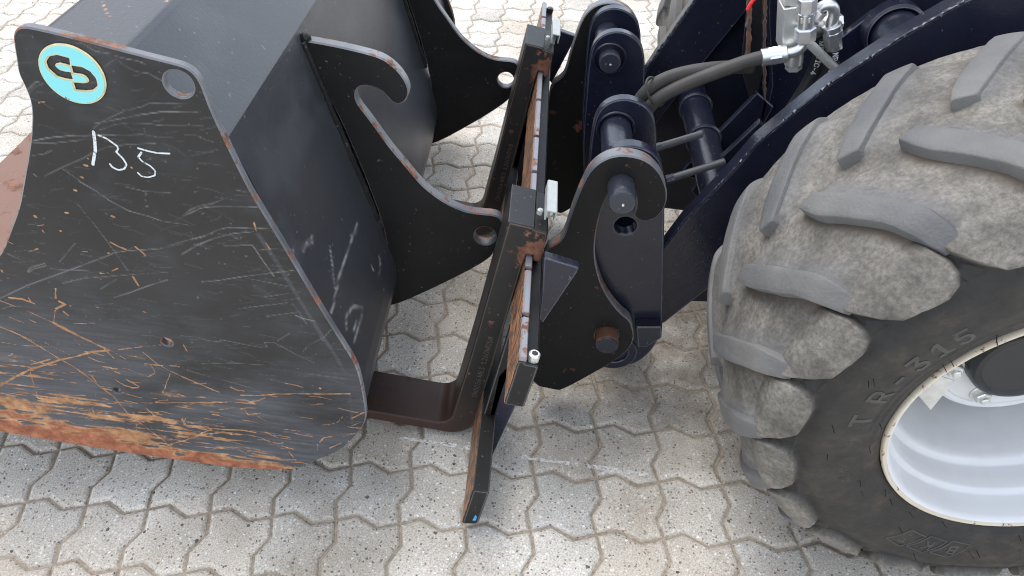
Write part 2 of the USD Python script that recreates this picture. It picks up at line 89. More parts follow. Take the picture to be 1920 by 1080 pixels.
def ring_offset(P, d):
    """moves a closed outline inwards (counter-clockwise outline) by d, vertex by vertex"""
    P = np.asarray(P, float); a, b = np.roll(P, 1, 0), np.roll(P, -1, 0)
    e1, e2 = P - a, b - P
    e1 /= np.maximum(np.linalg.norm(e1, axis=1, keepdims=True), 1e-9); e2 /= np.maximum(np.linalg.norm(e2, axis=1, keepdims=True), 1e-9)
    n1, n2 = np.c_[-e1[:, 1], e1[:, 0]], np.c_[-e2[:, 1], e2[:, 0]]
    m = n1 + n2
    m /= np.maximum((1 + (n1 * n2).sum(1))[:, None], 0.35)
    return P + d * m

def ccw(P, want=True):
    P = np.asarray(P, float)
    if len(P) > 1 and np.allclose(P[0], P[-1]): P = P[:-1]
    ar = np.sum(P[:, 0] * np.roll(P[:, 1], -1) - P[:, 1] * np.roll(P[:, 0], -1))
    return P if (ar > 0) == want else P[::-1]

def circle(x, z, r, n=28):
    a = np.linspace(0, 2 * math.pi, n, endpoint=False)
    return np.c_[x + r * np.cos(a), z + r * np.sin(a)]

def smooth_outline(P, keep=(), n=2):
    """Chaikin corner cutting of a closed outline"""
    P = np.asarray(P, float)
    for _ in range(n):
        Q = np.roll(P, -1, 0)
        P = np.stack([0.75 * P + 0.25 * Q, 0.25 * P + 0.75 * Q], 1).reshape(-1, 2)
    return P

def plate(poly, y0, y1, holes=(), c=0.0015):
    """an upright steel plate: outline in x,z between y0 and y1 (y0 faces the viewer), edges chamfered by c"""
    rings = [ccw(poly, True)] + [ccw(h, False) for h in holes]
    V, Fc, n = [], [], 0
    levels = [(y0, c), (y0 + c, 0), (y1 - c, 0), (y1, c)]
    capA, capB, offs = [], [], []
    for R in rings:
        L = len(R)
        for y, d in levels:
            Q = ring_offset(R, d)
            V.append(np.c_[Q[:, 0], np.full(L, y), Q[:, 1]])
        i = np.arange(L); j = (i + 1) % L
        for k in range(3):
            a, b = n + k * L, n + (k + 1) * L
            Fc += [np.c_[a + i, a + j, b + j], np.c_[a + i, b + j, b + i]]
        capA.append(ring_offset(R, c)); offs.append((n, n + 3 * L, L)); n += 4 * L
    V = np.vstack(V)
    import mapbox_earcut as me
    flat = np.vstack(capA).astype(np.float64)
    ends = np.cumsum([len(r) for r in capA]).astype(np.uint32)
    tri = me.triangulate_float64(flat, ends).reshape(-1, 3)
    ia = np.concatenate([np.arange(o[0], o[0] + o[2]) for o in offs]); ib = np.concatenate([np.arange(o[1], o[1] + o[2]) for o in offs])
    Fc += [ia[tri], ib[tri][:, ::-1]]
    m = trimesh.Trimesh(V, np.vstack(Fc), process=False)
    a, b, d = V[m.faces[0][0]], 0, 0
    if m.volume < 0: m.invert()
    return m

def tube(path, r, n=14, sub=6, caps=True):
    """round tube along a smooth path"""
    P = np.asarray(path, float)
    if len(P) > 2 and sub > 1:
        from scipy.interpolate import CubicSpline
        t = np.r_[0, np.cumsum(np.linalg.norm(np.diff(P, axis=0), axis=1))]
        P = CubicSpline(t, P)(np.linspace(0, t[-1], (len(P) - 1) * sub + 1))
    T = np.gradient(P, axis=0); T /= np.linalg.norm(T, axis=1, keepdims=True)
    r = np.broadcast_to(r, len(P)); N = np.cross(T[0], [0.31, 0.2, 0.93]); N /= np.linalg.norm(N)
    V = []; a = np.linspace(0, 2 * math.pi, n, endpoint=False)
    for k in range(len(P)):
        N = N - T[k] * (N @ T[k]); N /= np.linalg.norm(N); B = np.cross(T[k], N)
        V.append(P[k] + r[k] * (np.cos(a)[:, None] * N + np.sin(a)[:, None] * B))
    V = np.vstack(V); i = np.arange(n); j = (i + 1) % n; Fc = []
    for k in range(len(P) - 1):
        A, B_ = k * n, (k + 1) * n
        Fc += [np.c_[A + i, A + j, B_ + j], np.c_[A + i, B_ + j, B_ + i]]
    if caps:
        V = np.vstack([V, P[0], P[-1]]); c0, c1 = len(V) - 2, len(V) - 1; e = (len(P) - 1) * n
        Fc += [np.c_[np.full(n, c0), j, i], np.c_[np.full(n, c1), e + i, e + j]]
    return trimesh.Trimesh(V, np.vstack(Fc), process=False)

def cyl(p0, p1, r, n=28, ch=0.0015, sides=None):
    """a solid round (or hexagonal) bar with chamfered ends"""
    p0, p1 = np.asarray(p0, float), np.asarray(p1, float); d = (p1 - p0) / np.linalg.norm(p1 - p0)
    n = sides or n; N = np.cross(d, [0.3, 0.11, 0.95]); N /= np.linalg.norm(N); B = np.cross(d, N)
    a = np.linspace(0, 2 * math.pi, n, endpoint=False); C = np.cos(a)[:, None] * N + np.sin(a)[:, None] * B
    L = [(p0, r - ch), (p0 + d * ch, r), (p1 - d * ch, r), (p1, r - ch)]
    V = np.vstack([p + C * q for p, q in L] + [p0[None], p1[None]]); i = np.arange(n); j = (i + 1) % n; Fc = []
    for k in range(3): Fc += [np.c_[k * n + i, k * n + j, (k + 1) * n + j], np.c_[k * n + i, (k + 1) * n + j, (k + 1) * n + i]]
    Fc += [np.c_[np.full(n, 4 * n), j, i], np.c_[np.full(n, 4 * n + 1), 3 * n + i, 3 * n + j]]
    return trimesh.Trimesh(V, np.vstack(Fc), process=False)

def ycyl(x, z, y0, y1, r, n=36, ch=0.0015):
    return cyl((x, y0, z), (x, y1, z), r, n, ch)

def ytube(x, z, y0, y1, ro, ri, n=40, ch=0.0015):
    return plate(circle(x, z, ro, n), y0, y1, [circle(x, z, ri, n)], ch)

def box(c, size, rot=None, ch=0.0012):
    """a box with chamfered edges: hull of eight small corner octahedra"""
    h = np.asarray(size, float) / 2; pts = []
    for s in np.array(np.meshgrid([-1, 1], [-1, 1], [-1, 1])).T.reshape(-1, 3):
        for k in range(3):
            q = s * h; o = s * ch; o[k] = 0; pts.append(q - o)
    m = trimesh.convex.convex_hull(np.array(pts))
    if rot is not None: m.apply_transform(np.r_[np.c_[rot, np.zeros(3)], [[0, 0, 0, 1]]])
    m.apply_translation(c); return m

def dense_cap(poly, holes, step):
    """evenly triangulated face of an outline with holes (for faces that carry wear)"""
    from scipy.spatial import Delaunay
    P = Polygon(poly, holes)
    x0, z0, x1, z1 = P.bounds
    gx, gz = np.meshgrid(np.arange(x0, x1, step), np.arange(z0, z1, step)); gx[1::2] += step / 2
    g = np.c_[gx.ravel(), gz.ravel()]; g = g[shapely.contains_xy(P.buffer(-step * 0.6), g[:, 0], g[:, 1])]
    edge = [np.array([r.interpolate(t).coords[0] for t in np.linspace(0, r.length, int(r.length / step) + 4)[:-1]]) for r in [P.exterior, *P.interiors]]
    pts = np.vstack([g] + edge); t = Delaunay(pts).simplices
    c = pts[t].mean(1); t = t[shapely.contains_xy(P, c[:, 0], c[:, 1])]
    a = np.cross(pts[t[:, 1]] - pts[t[:, 0]], pts[t[:, 2]] - pts[t[:, 0]])
    return pts, t[np.abs(a) > 1e-9]

def seg_dist(pts, line):
    """distance of points to a polyline"""
    L = shapely.LineString(line) if len(line) > 1 else shapely.Point(line[0])
    return shapely.distance(shapely.points(pts), L)

def fbm2(p, s, o=4, seed=0):
    p = np.asarray(p); q = np.c_[p * s, np.full(len(p), 3.7)] if p.shape[1] == 2 else p * s
    return meshkit.fbm(q, o, seed)

def sstep(a, b, x):
    t = np.clip((x - a) / (b - a), 0, 1); return t * t * (3 - 2 * t)

def split_edge(m, y0, y1, tol=1e-5):
    """splits a plate into its two faces and the cut edge round it"""
    y = m.triangles[:, :, 1]; face = (np.abs(y - y0).max(1) < tol) | (np.abs(y - y1).max(1) < tol)
    out = []
    for k in (face, ~face):
        q = trimesh.Trimesh(m.vertices, m.faces[k], process=False); q.remove_unreferenced_vertices(); out.append(q)
    return out

def edged_plate(name, poly, y0, y1, mat, edge, parent, holes=(), c=0.0022, **kw):
    f, e = split_edge(plate(poly, y0, y1, holes, c), y0, y1)
    o = obj(name, f, mat, parent, smooth=False, **kw); obj('cut_edge', e, edge, o, smooth=40); return o

# ---------------------------------------------------------------- materials
def worn_paint(name, base, rough=0.42, rust=0.0, rust_scale=7.0, edge=0.8, edge_col=(0.22, 0.15, 0.11), speck=0.45, dust=0.25, peel=0.25, attr=False, dustcol=(0.16, 0.155, 0.15), spec=0.5, stretch=None, edge_r=0.0035, bumpd=0.0006, spots=(), runs=0.0, stain=None):
    """painted steel: rusty spots, dusty film, paint rubbed off along the edges, orange peel"""
    N = {'tc': ('texture_coordinate', {}), 'geo': ('geometry', {}),
         'nr': ('noise_texture', {'scale': rust_scale, 'detail': 9.0, 'roughness': 0.68}),
         'rr': ('rgb_ramp', {'ramp': [(0.72 - 0.34 * rust - 0.015, (0, 0, 0)), (0.72 - 0.34 * rust + 0.03, (1, 1, 1))]}),
         'nd': ('noise_texture', {'scale': 5.0, 'detail': 7.0, 'roughness': 0.62}),
         'rd': ('rgb_ramp', {'ramp': [(0.40, (0, 0, 0)), (0.85, (dust,) * 3)]}),
         'ns': ('noise_texture', {'scale': 135.0, 'detail': 2.0, 'roughness': 0.5}),
         'rs': ('rgb_ramp', {'ramp': [(0.700, (0, 0, 0)), (0.745, (speck,) * 3)]}),
         'bev': ('bevel', {'radius': edge_r, 'samples': 6}),
         'dot': ('vector_math', {'math_type': 'dot_product'}),
         'inv': ('math', {'math_type': 'subtract', 'value1': 1.0}),
         'ne': ('noise_texture', {'scale': 34.0, 'detail': 7.0, 'roughness': 0.75}),
         'em': ('math', {'math_type': 'multiply', 'value2': 9.0}),
         'ea': ('math', {'math_type': 'multiply'}),
         'er': ('rgb_ramp', {'ramp': [(0.46, (0, 0, 0)), (0.95, (edge,) * 3)]}),
         'nrc': ('noise_texture', {'scale': 42.0, 'detail': 6.0, 'roughness': 0.7}),
         'rc': ('rgb_ramp', {'ramp': [(0.3, (0.055, 0.022, 0.013)), (0.52, (0.145, 0.061, 0.035)), (0.72, (0.27, 0.135, 0.078))]}),
         'm1': ('mix', {'color1': base, 'color2': dustcol}),
         'm2': ('mix', {'color2': (0.30, 0.29, 0.27)}),
         'm3': ('mix', {'color2': edge_col}), 'm4': ('mix', {}),
         'ro': ('mix', {'color1': (rough,) * 3, 'color2': (0.85,) * 3}),
         'rsep': ('rgb_to_bw', {}),
         'nb': ('noise_texture', {'scale': 260.0, 'detail': 3.0, 'roughness': 0.55}), 'nw': ('noise_texture', {'scale': 26.0, 'detail': 3.0, 'roughness': 0.5}), 'nm': ('math', {'math_type': 'multiply_add', 'value2': runs}),
         'bump': ('bump', {'strength': peel, 'distance': bumpd}),
         'p': ('principled_bsdf', {'specular_ior_level': spec})}
    K = [('tc.object', 'nr.vector'), ('tc.object', 'nd.vector'), ('tc.object', 'ns.vector'), ('tc.object', 'ne.vector'), ('tc.object', 'nrc.vector'), ('tc.object', 'nb.vector'),
         ('nr.fac', 'rr.fac'), ('nd.fac', 'rd.fac'), ('ns.fac', 'rs.fac'),
         ('bev.bevel', 'dot.vector1'), ('geo.normal', 'dot.vector2'), ('dot.value', 'inv.value2'), ('inv.value', 'em.value1'), ('em.value', 'ea.value1'), ('ne.fac', 'ea.value2'), ('ea.value', 'er.fac'),
         ('nrc.fac', 'rc.fac'), ('rd.color', 'm1.fac'), ('rs.color', 'm2.fac'), ('m1.color', 'm2.color1'), ('m2.color', 'm3.color1'), ('er.color', 'm3.fac'),
         ('m3.color', 'm4.color1'), ('rc.color', 'm4.color2'), ('rr.color', 'm4.fac'), ('rr.color', 'ro.fac'), ('ro.color', 'rsep.color'), ('rsep.val', 'p.roughness'),
         ('tc.object', 'nw.vector'), ('nw.fac', 'nm.value1'), ('nb.fac', 'nm.value3'), ('nm.value', 'bump.height'), ('bump.normal', 'p.normal')]
    last = 'm4.color'
    for k, (x, y, z, r, g) in enumerate(spots):   # rust that has spread from rubbed places
        N[f'sd{k}'] = ('vector_math', {'math_type': 'distance', 'vector2': (x, y, z)})
        N[f'sr{k}'] = ('map_range', {'from_min': 0.0, 'from_max': r, 'to_min': g, 'to_max': 0.0, 'clamp': True}); N[f'sa{k}'] = ('math', {'math_type': 'add'})
        if k == 0: K.remove(('nr.fac', 'rr.fac'))
        K += [('tc.object', f'sd{k}.vector1'), (f'sd{k}.value', f'sr{k}.value'), (f'sr{k}.result', f'sa{k}.value1'), ('nr.fac' if k == 0 else f'sa{k-1}.value', f'sa{k}.value2')]
    if spots: K.append((f'sa{len(spots)-1}.value', 'rr.fac'))
    if stretch is not None:      # scratches: noise drawn out along one direction, only in places
        N['mp'] = ('mapping', {'mapping_type': 'texture', 'rotation': stretch, 'scale': (0.11, 0.0042, 0.0042)})
        N['nk'] = ('noise_texture', {'scale': 1.0, 'detail': 3.0, 'roughness': 0.6})
        N['rk'] = ('rgb_ramp', {'ramp': [(0.475, (0, 0, 0)), (0.56, (0.95,) * 3)]})
        N['m5'] = ('mix', {'color2': (0.36, 0.155, 0.062)})
        K += [('tc.object', 'mp.vector'), ('mp.vector', 'nk.vector'), ('nk.fac', 'rk.fac'), ('rk.color', 'm5.fac'), (last, 'm5.color1')]; last = 'm5.color'
    if attr:                     # wear laid down vertex by vertex: rust, light scratches, pale film
        N['at'] = ('attribute', {'attribute': 'wear'}); N['sx'] = ('separate_color', {})
        N['oc'] = ('rgb_ramp', {'ramp': [(0.3, (0.14, 0.062, 0.028)), (0.5, (0.29, 0.145, 0.068)), (0.7, (0.42, 0.255, 0.135))]})
        N['or_'] = ('rgb_ramp', {'ramp': [(0.3, (0.10, 0.030, 0.014)), (0.5, (0.235, 0.082, 0.040)), (0.7, (0.36, 0.155, 0.080))]}); N['rt'] = ('map_range', {'from_min': 0.74, 'from_max': 0.90, 'clamp': True}); N['om'] = ('mix', {})
        N['ag'] = ('math', {'math_type': 'multiply_add', 'value2': 0.9, 'value3': -0.45})
        N['ah'] = ('math', {'math_type': 'add'}); N['ar'] = ('rgb_ramp', {'ramp': [(0.38, (0, 0, 0)), (0.60, (1, 1, 1))]})
        N['a1'] = ('mix', {}); N['a2'] = ('mix', {'color2': (0.22, 0.215, 0.21)}); N['a3'] = ('mix', {'color2': (0.064, 0.067, 0.074)})
        N['ro2'] = ('mix', {'color2': (0.8,) * 3})
        K += [('at.color', 'sx.color'), ('ne.fac', 'ag.value1'), ('ag.value', 'ah.value1'), ('sx.r', 'ah.value2'), ('ah.value', 'ar.fac'),
              (last, 'a3.color1'), ('sx.b', 'a3.fac'), ('a3.color', 'a1.color1'), ('nrc.fac', 'oc.fac'), ('ar.color', 'a1.fac'), ('sx.r', 'rt.value'), ('rt.result', 'om.fac'), ('oc.color', 'om.color1'), ('or_.color', 'om.color2'), ('nrc.fac', 'or_.fac'), ('om.color', 'a1.color2'),
              ('a1.color', 'a2.color1'), ('sx.g', 'a2.fac'), ('ro.color', 'ro2.color1'), ('ar.color', 'ro2.fac'), ('ro2.color', 'rsep.color')]
        K.remove(('ro.color', 'rsep.color'))
        last = 'a2.color'
    if stain is not None:        # a dull red-brown film of old rust round one place
        N['td'] = ('vector_math', {'math_type': 'distance', 'vector2': stain[:3]}); N['tr'] = ('map_range', {'from_min': stain[3] * 0.45, 'from_max': stain[3], 'to_min': 1.0, 'to_max': 0.0, 'clamp': True})
        N['tn'] = ('rgb_ramp', {'ramp': [(0.30, (0.25,) * 3), (0.62, (1, 1, 1))]}); N['tm'] = ('math', {'math_type': 'multiply'}); N['tx'] = ('mix', {'color2': stain[4]})
        K += [('tc.object', 'td.vector1'), ('td.value', 'tr.value'), ('nd.fac', 'tn.fac'), ('tr.result', 'tm.value1'), ('tn.color', 'tm.value2'), ('tm.value', 'tx.fac'), (last, 'tx.color1')]; last = 'tx.color'
    K.append((last, 'p.base_color'))
    return usdkit.material(stage, '/World/Looks/' + name, N, K, surface='p.BSDF')

def plain(name, col, rough=0.5, metal=0.0, var=0.25, scale=30.0, spec=0.5, bump=0.15, coat=0.0):
    lo, hi = tuple(c * (1 - var) for c in col), tuple(min(1, c * (1 + var)) for c in col)
    return usdkit.material(stage, '/World/Looks/' + name, {
        'tc': ('texture_coordinate', {}), 'n': ('noise_texture', {'scale': scale, 'detail': 7.0, 'roughness': 0.62}),
        'r': ('rgb_ramp', {'ramp': [(0.3, lo), (0.7, hi)]}), 'f': ('noise_texture', {'scale': scale * 9, 'detail': 3.0}),
        'b': ('bump', {'strength': bump, 'distance': 0.0006}),
        'p': ('principled_bsdf', {'roughness': rough, 'metallic': metal, 'specular_ior_level': spec, 'coat_weight': coat})},
        [('tc.object', 'n.vector'), ('tc.object', 'f.vector'), ('n.fac', 'r.fac'), ('r.color', 'p.base_color'), ('f.fac', 'b.height'), ('b.normal', 'p.normal')], surface='p.BSDF')

BUCKET = worn_paint('bucket_paint', (0.0085, 0.008, 0.0078), 0.45, rust=0.10, edge_col=(0.30, 0.17, 0.10), speck=0.15, dust=0.06, attr=True, peel=0.22, spec=0.34)
SHELL = worn_paint('bucket_shell_paint', (0.0065, 0.007, 0.0085), 0.40, rust=0.0, speck=0.25, dust=0.04, spec=0.7, attr=True, peel=0.55, edge=0.3)
BLACK = worn_paint('black_paint', (0.0026, 0.0025, 0.0025), 0.45, rust=0.12, rust_scale=9, speck=0.22, dust=0.05, edge=0.85, edge_col=(0.13, 0.125, 0.125), spec=0.26)
BRACKET = worn_paint('bracket_paint', (0.0030, 0.0028, 0.0027), 0.50, rust=0.22, rust_scale=15, speck=0.25, dust=0.04, edge=0.95, edge_col=(0.20, 0.14, 0.11), spec=0.22)
FORKP = worn_paint('fork_paint', (0.0048, 0.0044, 0.0042), 0.46, spots=((0.906, 0.180, 0.449, 0.058, 0.34), (0.690, 0.23, 0.030, 0.16, 0.06)), stain=(0.665, 0.23, 0.035, 0.17, (0.040, 0.019, 0.013)), rust=0.24, rust_scale=22, speck=0.30, dust=0.10, edge=0.75, spec=0.34, edge_col=(0.15, 0.105, 0.08))
BARP = worn_paint('rail_paint', (0.034, 0.034, 0.037), 0.44, rust=0.34, rust_scale=16, speck=0.2, dust=0.10, edge=0.7, edge_col=(0.26, 0.12, 0.06), stretch=(0.0, -0.95, 1.5708), edge_r=0.0035)
NAVY = worn_paint('navy_paint', (0.0035, 0.0042, 0.0095), 0.22, rust=0.0, speck=0.20, dust=0.045, edge=0.75, edge_col=(0.10, 0.11, 0.14), peel=0.5, bumpd=0.0008, runs=3.0)
CUT = worn_paint('flame_cut_steel', (0.05, 0.026, 0.018), 0.7, rust=0.5, rust_scale=14, speck=0.2, dust=0.3, edge=0.4, peel=0.6)
EDGE = worn_paint('plate_edge_steel', (0.045, 0.048, 0.055), 0.42, rust=0.50, rust_scale=26, speck=0.1, dust=1.0, edge=0.2, peel=0.5, dustcol=(0.24, 0.24, 0.245), spec=0.6)
PINM = worn_paint('pin_paint', (0.016, 0.018, 0.025), 0.24, rust=0.0, speck=0.2, dust=0.1, edge=0.9, edge_col=(0.14, 0.145, 0.17), peel=0.6, bumpd=0.001, runs=4.0)
DEDGE = worn_paint('dark_edge_steel', (0.022, 0.023, 0.026), 0.42, rust=0.15, rust_scale=26, speck=0.2, dust=0.3, edge=0.4, peel=0.5)
RUST = worn_paint('worn_rusty_steel', (0.15, 0.072, 0.045), 0.68, rust=0.55, rust_scale=8, speck=0.2, dust=0.25, edge=0.5, peel=0.4)
RUSTPIN = worn_paint('rusty_pin', (0.10, 0.04, 0.018), 0.6, rust=0.7, rust_scale=20, speck=0.1, dust=0.1, edge=0.3)
ZINC = plain('zinc_plate', (0.62, 0.62, 0.58), 0.34, 0.85, 0.12, 60, bump=0.08)
STEEL = plain('bright_steel', (0.60, 0.60, 0.60), 0.30, 0.95, 0.15, 50, bump=0.08)
GALV = plain('pale_latch_metal', (0.33, 0.35, 0.33), 0.45, 0.35, 0.12, 70, bump=0.1)
HOSE = plain('hose_rubber', (0.024, 0.0205, 0.0175), 0.62, 0.0, 0.35, 26, bump=0.4)
HOSEB = plain('new_hose_rubber', (0.012, 0.012, 0.013), 0.42, 0.0, 0.3, 30, bump=0.2)
WHITE = plain('white_paint_mark', (0.58, 0.60, 0.60), 0.6, 0.0, 0.35, 160)
TURQ = worn_paint('turquoise_paint', (0.17, 0.52, 0.53), 0.42, rust=0.22, rust_scale=60, speck=0.0, dust=0.35, dustcol=(0.16, 0.30, 0.30), edge=0.9, edge_col=(0.50, 0.42, 0.20), edge_r=0.002)
CREAM = plain('primer_edge', (0.62, 0.50, 0.25), 0.6, 0.0, 0.3, 60)
RED = plain('red_plastic', (0.62, 0.012, 0.018), 0.35, 0.0, 0.1, 20)
RIMW = worn_paint('rim_silver_paint', (0.60, 0.602, 0.605), 0.36, rust=0.10, rust_scale=17, speck=0.0, dust=0.55, dustcol=(0.36, 0.33, 0.29), edge=0.3, edge_col=(0.42, 0.30, 0.18), peel=0.15)
RIMEDGE = worn_paint('rim_edge', (0.50, 0.45, 0.36), 0.5, rust=0.36, rust_scale=90, speck=0.0, dust=0.6, dustcol=(0.36, 0.22, 0.10), edge=0.9, edge_col=(0.42, 0.22, 0.09), edge_r=0.004)
HUBM = plain('black_hub', (0.008, 0.008, 0.009), 0.32, 0.0, 0.2, 30)
SAND = plain('joint_sand', (0.30, 0.255, 0.20), 0.95, 0.0, 0.35, 120, spec=0.1, bump=0.9)
CHALK = usdkit.material(stage, '/World/Looks/chalk', {
    'tc': ('texture_coordinate', {}), 'n': ('noise_texture', {'scale': 190.0, 'detail': 5.0, 'roughness': 0.75}),
    'r': ('rgb_ramp', {'ramp': [(0.44, (0, 0, 0)), (0.60, (0.9,) * 3)]}), 't': ('transparent_bsdf', {}),
    'd': ('diffuse_bsdf', {'color': (0.74, 0.73, 0.71)}), 'm': ('mix_closure', {})},
    [('tc.object', 'n.vector'), ('n.fac', 'r.fac'), ('r.color', 'm.fac'), ('t.BSDF', 'm.closure1'), ('d.BSDF', 'm.closure2')], surface='m.closure')

def concrete(name, tone_attr=True):
    """washed concrete paver: grey paste, dark and pale aggregate grains, fine pits"""
    N = {'tc': ('texture_coordinate', {}), 'at': ('attribute', {'attribute': 'tone'}),
         'n0': ('noise_texture', {'scale': 6.0, 'detail': 6.0, 'roughness': 0.6}), 'r0': ('rgb_ramp', {'ramp': [(0.3, (0.41, 0.378, 0.330)), (0.7, (0.54, 0.506, 0.450))]}),
         'n1': ('noise_texture', {'scale': 330.0, 'detail': 4.0, 'roughness': 0.7}), 'r1': ('rgb_ramp', {'ramp': [(0.30, (0.55, 0.54, 0.52)), (0.5, (1.0,) * 3), (0.70, (1.38, 1.37, 1.35))]}),
         'mu': ('mix', {'mix_type': 'multiply', 'fac': 1.0}), 'mt': ('mix', {'mix_type': 'multiply', 'fac': 1.0}),
         'wn': ('noise_texture', {'scale': 160.0, 'detail': 2.0}), 'wa': ('vector_math', {'math_type': 'multiply_add', 'vector2': (0.006, 0.006, 0.006)}),
         'v': ('voronoi_texture', {'scale': 165.0, 'randomness': 1.0}), 'sc': ('separate_color', {}),
         'vd': ('math', {'math_type': 'less_than', 'value2': 0.34}), 'pk': ('math', {'math_type': 'greater_than', 'value2': 0.55}), 'mk': ('math', {'math_type': 'multiply'}),
         'gc': ('rgb_ramp', {'ramp': [(0.0, (0.135, 0.126, 0.116)), (0.22, (0.19, 0.175, 0.16)), (0.40, (0.30, 0.215, 0.17)), (0.55, (0.36, 0.34, 0.32)), (0.70, (0.60, 0.58, 0.55)), (1.0, (0.74, 0.72, 0.69))], 'interpolate': True}),
         'mg': ('mix', {}),
         'v2': ('voronoi_texture', {'scale': 62.0, 'randomness': 1.0}), 's2': ('separate_color', {}), 'd2': ('math', {'math_type': 'less_than', 'value2': 0.22}), 'p2': ('math', {'math_type': 'greater_than', 'value2': 0.925}), 'k2': ('math', {'math_type': 'multiply'}), 'mg2': ('mix', {}),
         'np': ('noise_texture', {'scale': 420.0, 'detail': 3.0, 'roughness': 0.6}), 'b': ('bump', {'strength': 0.75, 'distance': 0.0016}),
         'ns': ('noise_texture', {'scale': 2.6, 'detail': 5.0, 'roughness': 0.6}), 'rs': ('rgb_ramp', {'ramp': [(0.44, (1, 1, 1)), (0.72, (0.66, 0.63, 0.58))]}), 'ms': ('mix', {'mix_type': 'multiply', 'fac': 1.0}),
         'p': ('principled_bsdf', {'roughness': 0.9, 'specular_ior_level': 0.2})}
    K = [('tc.object', 'n0.vector'), ('tc.object', 'n1.vector'), ('n0.fac', 'r0.fac'), ('n1.fac', 'r1.fac'), ('r0.color', 'mu.color1'), ('r1.color', 'mu.color2'),
         ('tc.object', 'wn.vector'), ('wn.color', 'wa.vector1'), ('tc.object', 'wa.vector3'), ('wa.vector', 'v.vector'), ('v.distance', 'vd.value1'), ('v.color', 'sc.color'), ('sc.r', 'pk.value1'), ('vd.value', 'mk.value1'), ('pk.value', 'mk.value2'),
         ('sc.g', 'gc.fac'), ('mu.color', 'mg.color1'), ('gc.color', 'mg.color2'), ('mk.value', 'mg.fac'),
         ('wa.vector', 'v2.vector'), ('v2.distance', 'd2.value1'), ('v2.color', 's2.color'), ('s2.r', 'p2.value1'), ('d2.value', 'k2.value1'), ('p2.value', 'k2.value2'), ('mg.color', 'mg2.color1'), ('k2.value', 'mg2.fac'),
         ('tc.object', 'np.vector'), ('np.fac', 'b.height'), ('b.normal', 'p.normal'),
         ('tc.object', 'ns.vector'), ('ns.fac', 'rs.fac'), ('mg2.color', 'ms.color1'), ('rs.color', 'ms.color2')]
    N['gc2'] = ('rgb_ramp', {'ramp': [(0.0, (0.06, 0.055, 0.05)), (0.4, (0.13, 0.11, 0.10)), (0.55, (0.50, 0.47, 0.43)), (1.0, (0.72, 0.70, 0.66))]})
    K += [('s2.g', 'gc2.fac'), ('gc2.color', 'mg2.color2')]
    # darker and browner towards one spot by the wheel, broken up by noise
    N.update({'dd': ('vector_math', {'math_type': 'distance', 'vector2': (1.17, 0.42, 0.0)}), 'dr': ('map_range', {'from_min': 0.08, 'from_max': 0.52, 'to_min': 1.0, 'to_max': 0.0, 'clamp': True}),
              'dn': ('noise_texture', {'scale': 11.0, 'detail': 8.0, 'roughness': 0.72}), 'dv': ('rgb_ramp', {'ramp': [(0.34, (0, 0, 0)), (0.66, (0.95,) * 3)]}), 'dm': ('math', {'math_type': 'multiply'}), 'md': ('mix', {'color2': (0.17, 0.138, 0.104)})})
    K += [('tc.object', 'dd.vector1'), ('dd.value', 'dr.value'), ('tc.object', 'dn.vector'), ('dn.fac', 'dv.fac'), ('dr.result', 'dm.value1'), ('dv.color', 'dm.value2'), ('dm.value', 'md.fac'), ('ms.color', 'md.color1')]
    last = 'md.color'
    if tone_attr: K += [(last, 'mt.color1'), ('at.color', 'mt.color2')]; last = 'mt.color'
    else: N.pop('at'); N.pop('mt')
    K.append((last, 'p.base_color'))
    return usdkit.material(stage, '/World/Looks/' + name, N, K, surface='p.BSDF')
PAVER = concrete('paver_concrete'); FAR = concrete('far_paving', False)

TYRE = usdkit.material(stage, '/World/Looks/tyre_rubber', {
    'tc': ('texture_coordinate', {}), 'at': ('attribute', {'attribute': 'wear'}), 'sx': ('separate_color', {}),
    'n': ('noise_texture', {'scale': 20.0, 'detail': 10.0, 'roughness': 0.76}), 'n2': ('noise_texture', {'scale': 170.0, 'detail': 5.0, 'roughness': 0.7}),
    'rd': ('rgb_ramp', {'ramp': [(0.25, (0.076, 0.067, 0.056)), (0.5, (0.122, 0.110, 0.093)), (0.74, (0.200, 0.184, 0.158))]}),
    'rf': ('rgb_ramp', {'ramp': [(0.37, (0.72,) * 3), (0.66, (1.42,) * 3)]}), 'md': ('mix', {'mix_type': 'multiply', 'fac': 1.0}),
    'rl': ('rgb_ramp', {'ramp': [(0.25, (0.068, 0.069, 0.071)), (0.75, (0.108, 0.109, 0.111))]}),
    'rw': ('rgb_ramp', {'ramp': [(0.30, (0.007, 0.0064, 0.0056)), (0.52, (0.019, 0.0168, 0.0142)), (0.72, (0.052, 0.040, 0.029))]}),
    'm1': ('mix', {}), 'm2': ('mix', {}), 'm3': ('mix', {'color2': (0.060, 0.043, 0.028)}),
    'nb': ('noise_texture', {'scale': 210.0, 'detail': 4.0, 'roughness': 0.65}), 'b': ('bump', {'strength': 0.5, 'distance': 0.0012}),
    'p': ('principled_bsdf', {'roughness': 0.66, 'specular_ior_level': 0.4})},
    [('tc.object', 'n.vector'), ('tc.object', 'n2.vector'), ('tc.object', 'nb.vector'), ('n.fac', 'rd.fac'), ('n2.fac', 'rf.fac'), ('rd.color', 'md.color1'), ('rf.color', 'md.color2'), ('n.fac', 'rl.fac'), ('n.fac', 'rw.fac'),
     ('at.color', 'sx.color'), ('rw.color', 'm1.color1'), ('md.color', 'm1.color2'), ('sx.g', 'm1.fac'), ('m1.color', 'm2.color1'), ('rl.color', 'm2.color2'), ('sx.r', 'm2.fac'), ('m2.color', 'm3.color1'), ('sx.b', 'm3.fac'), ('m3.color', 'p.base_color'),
     ('nb.fac', 'b.height'), ('b.normal', 'p.normal')], surface='p.BSDF')
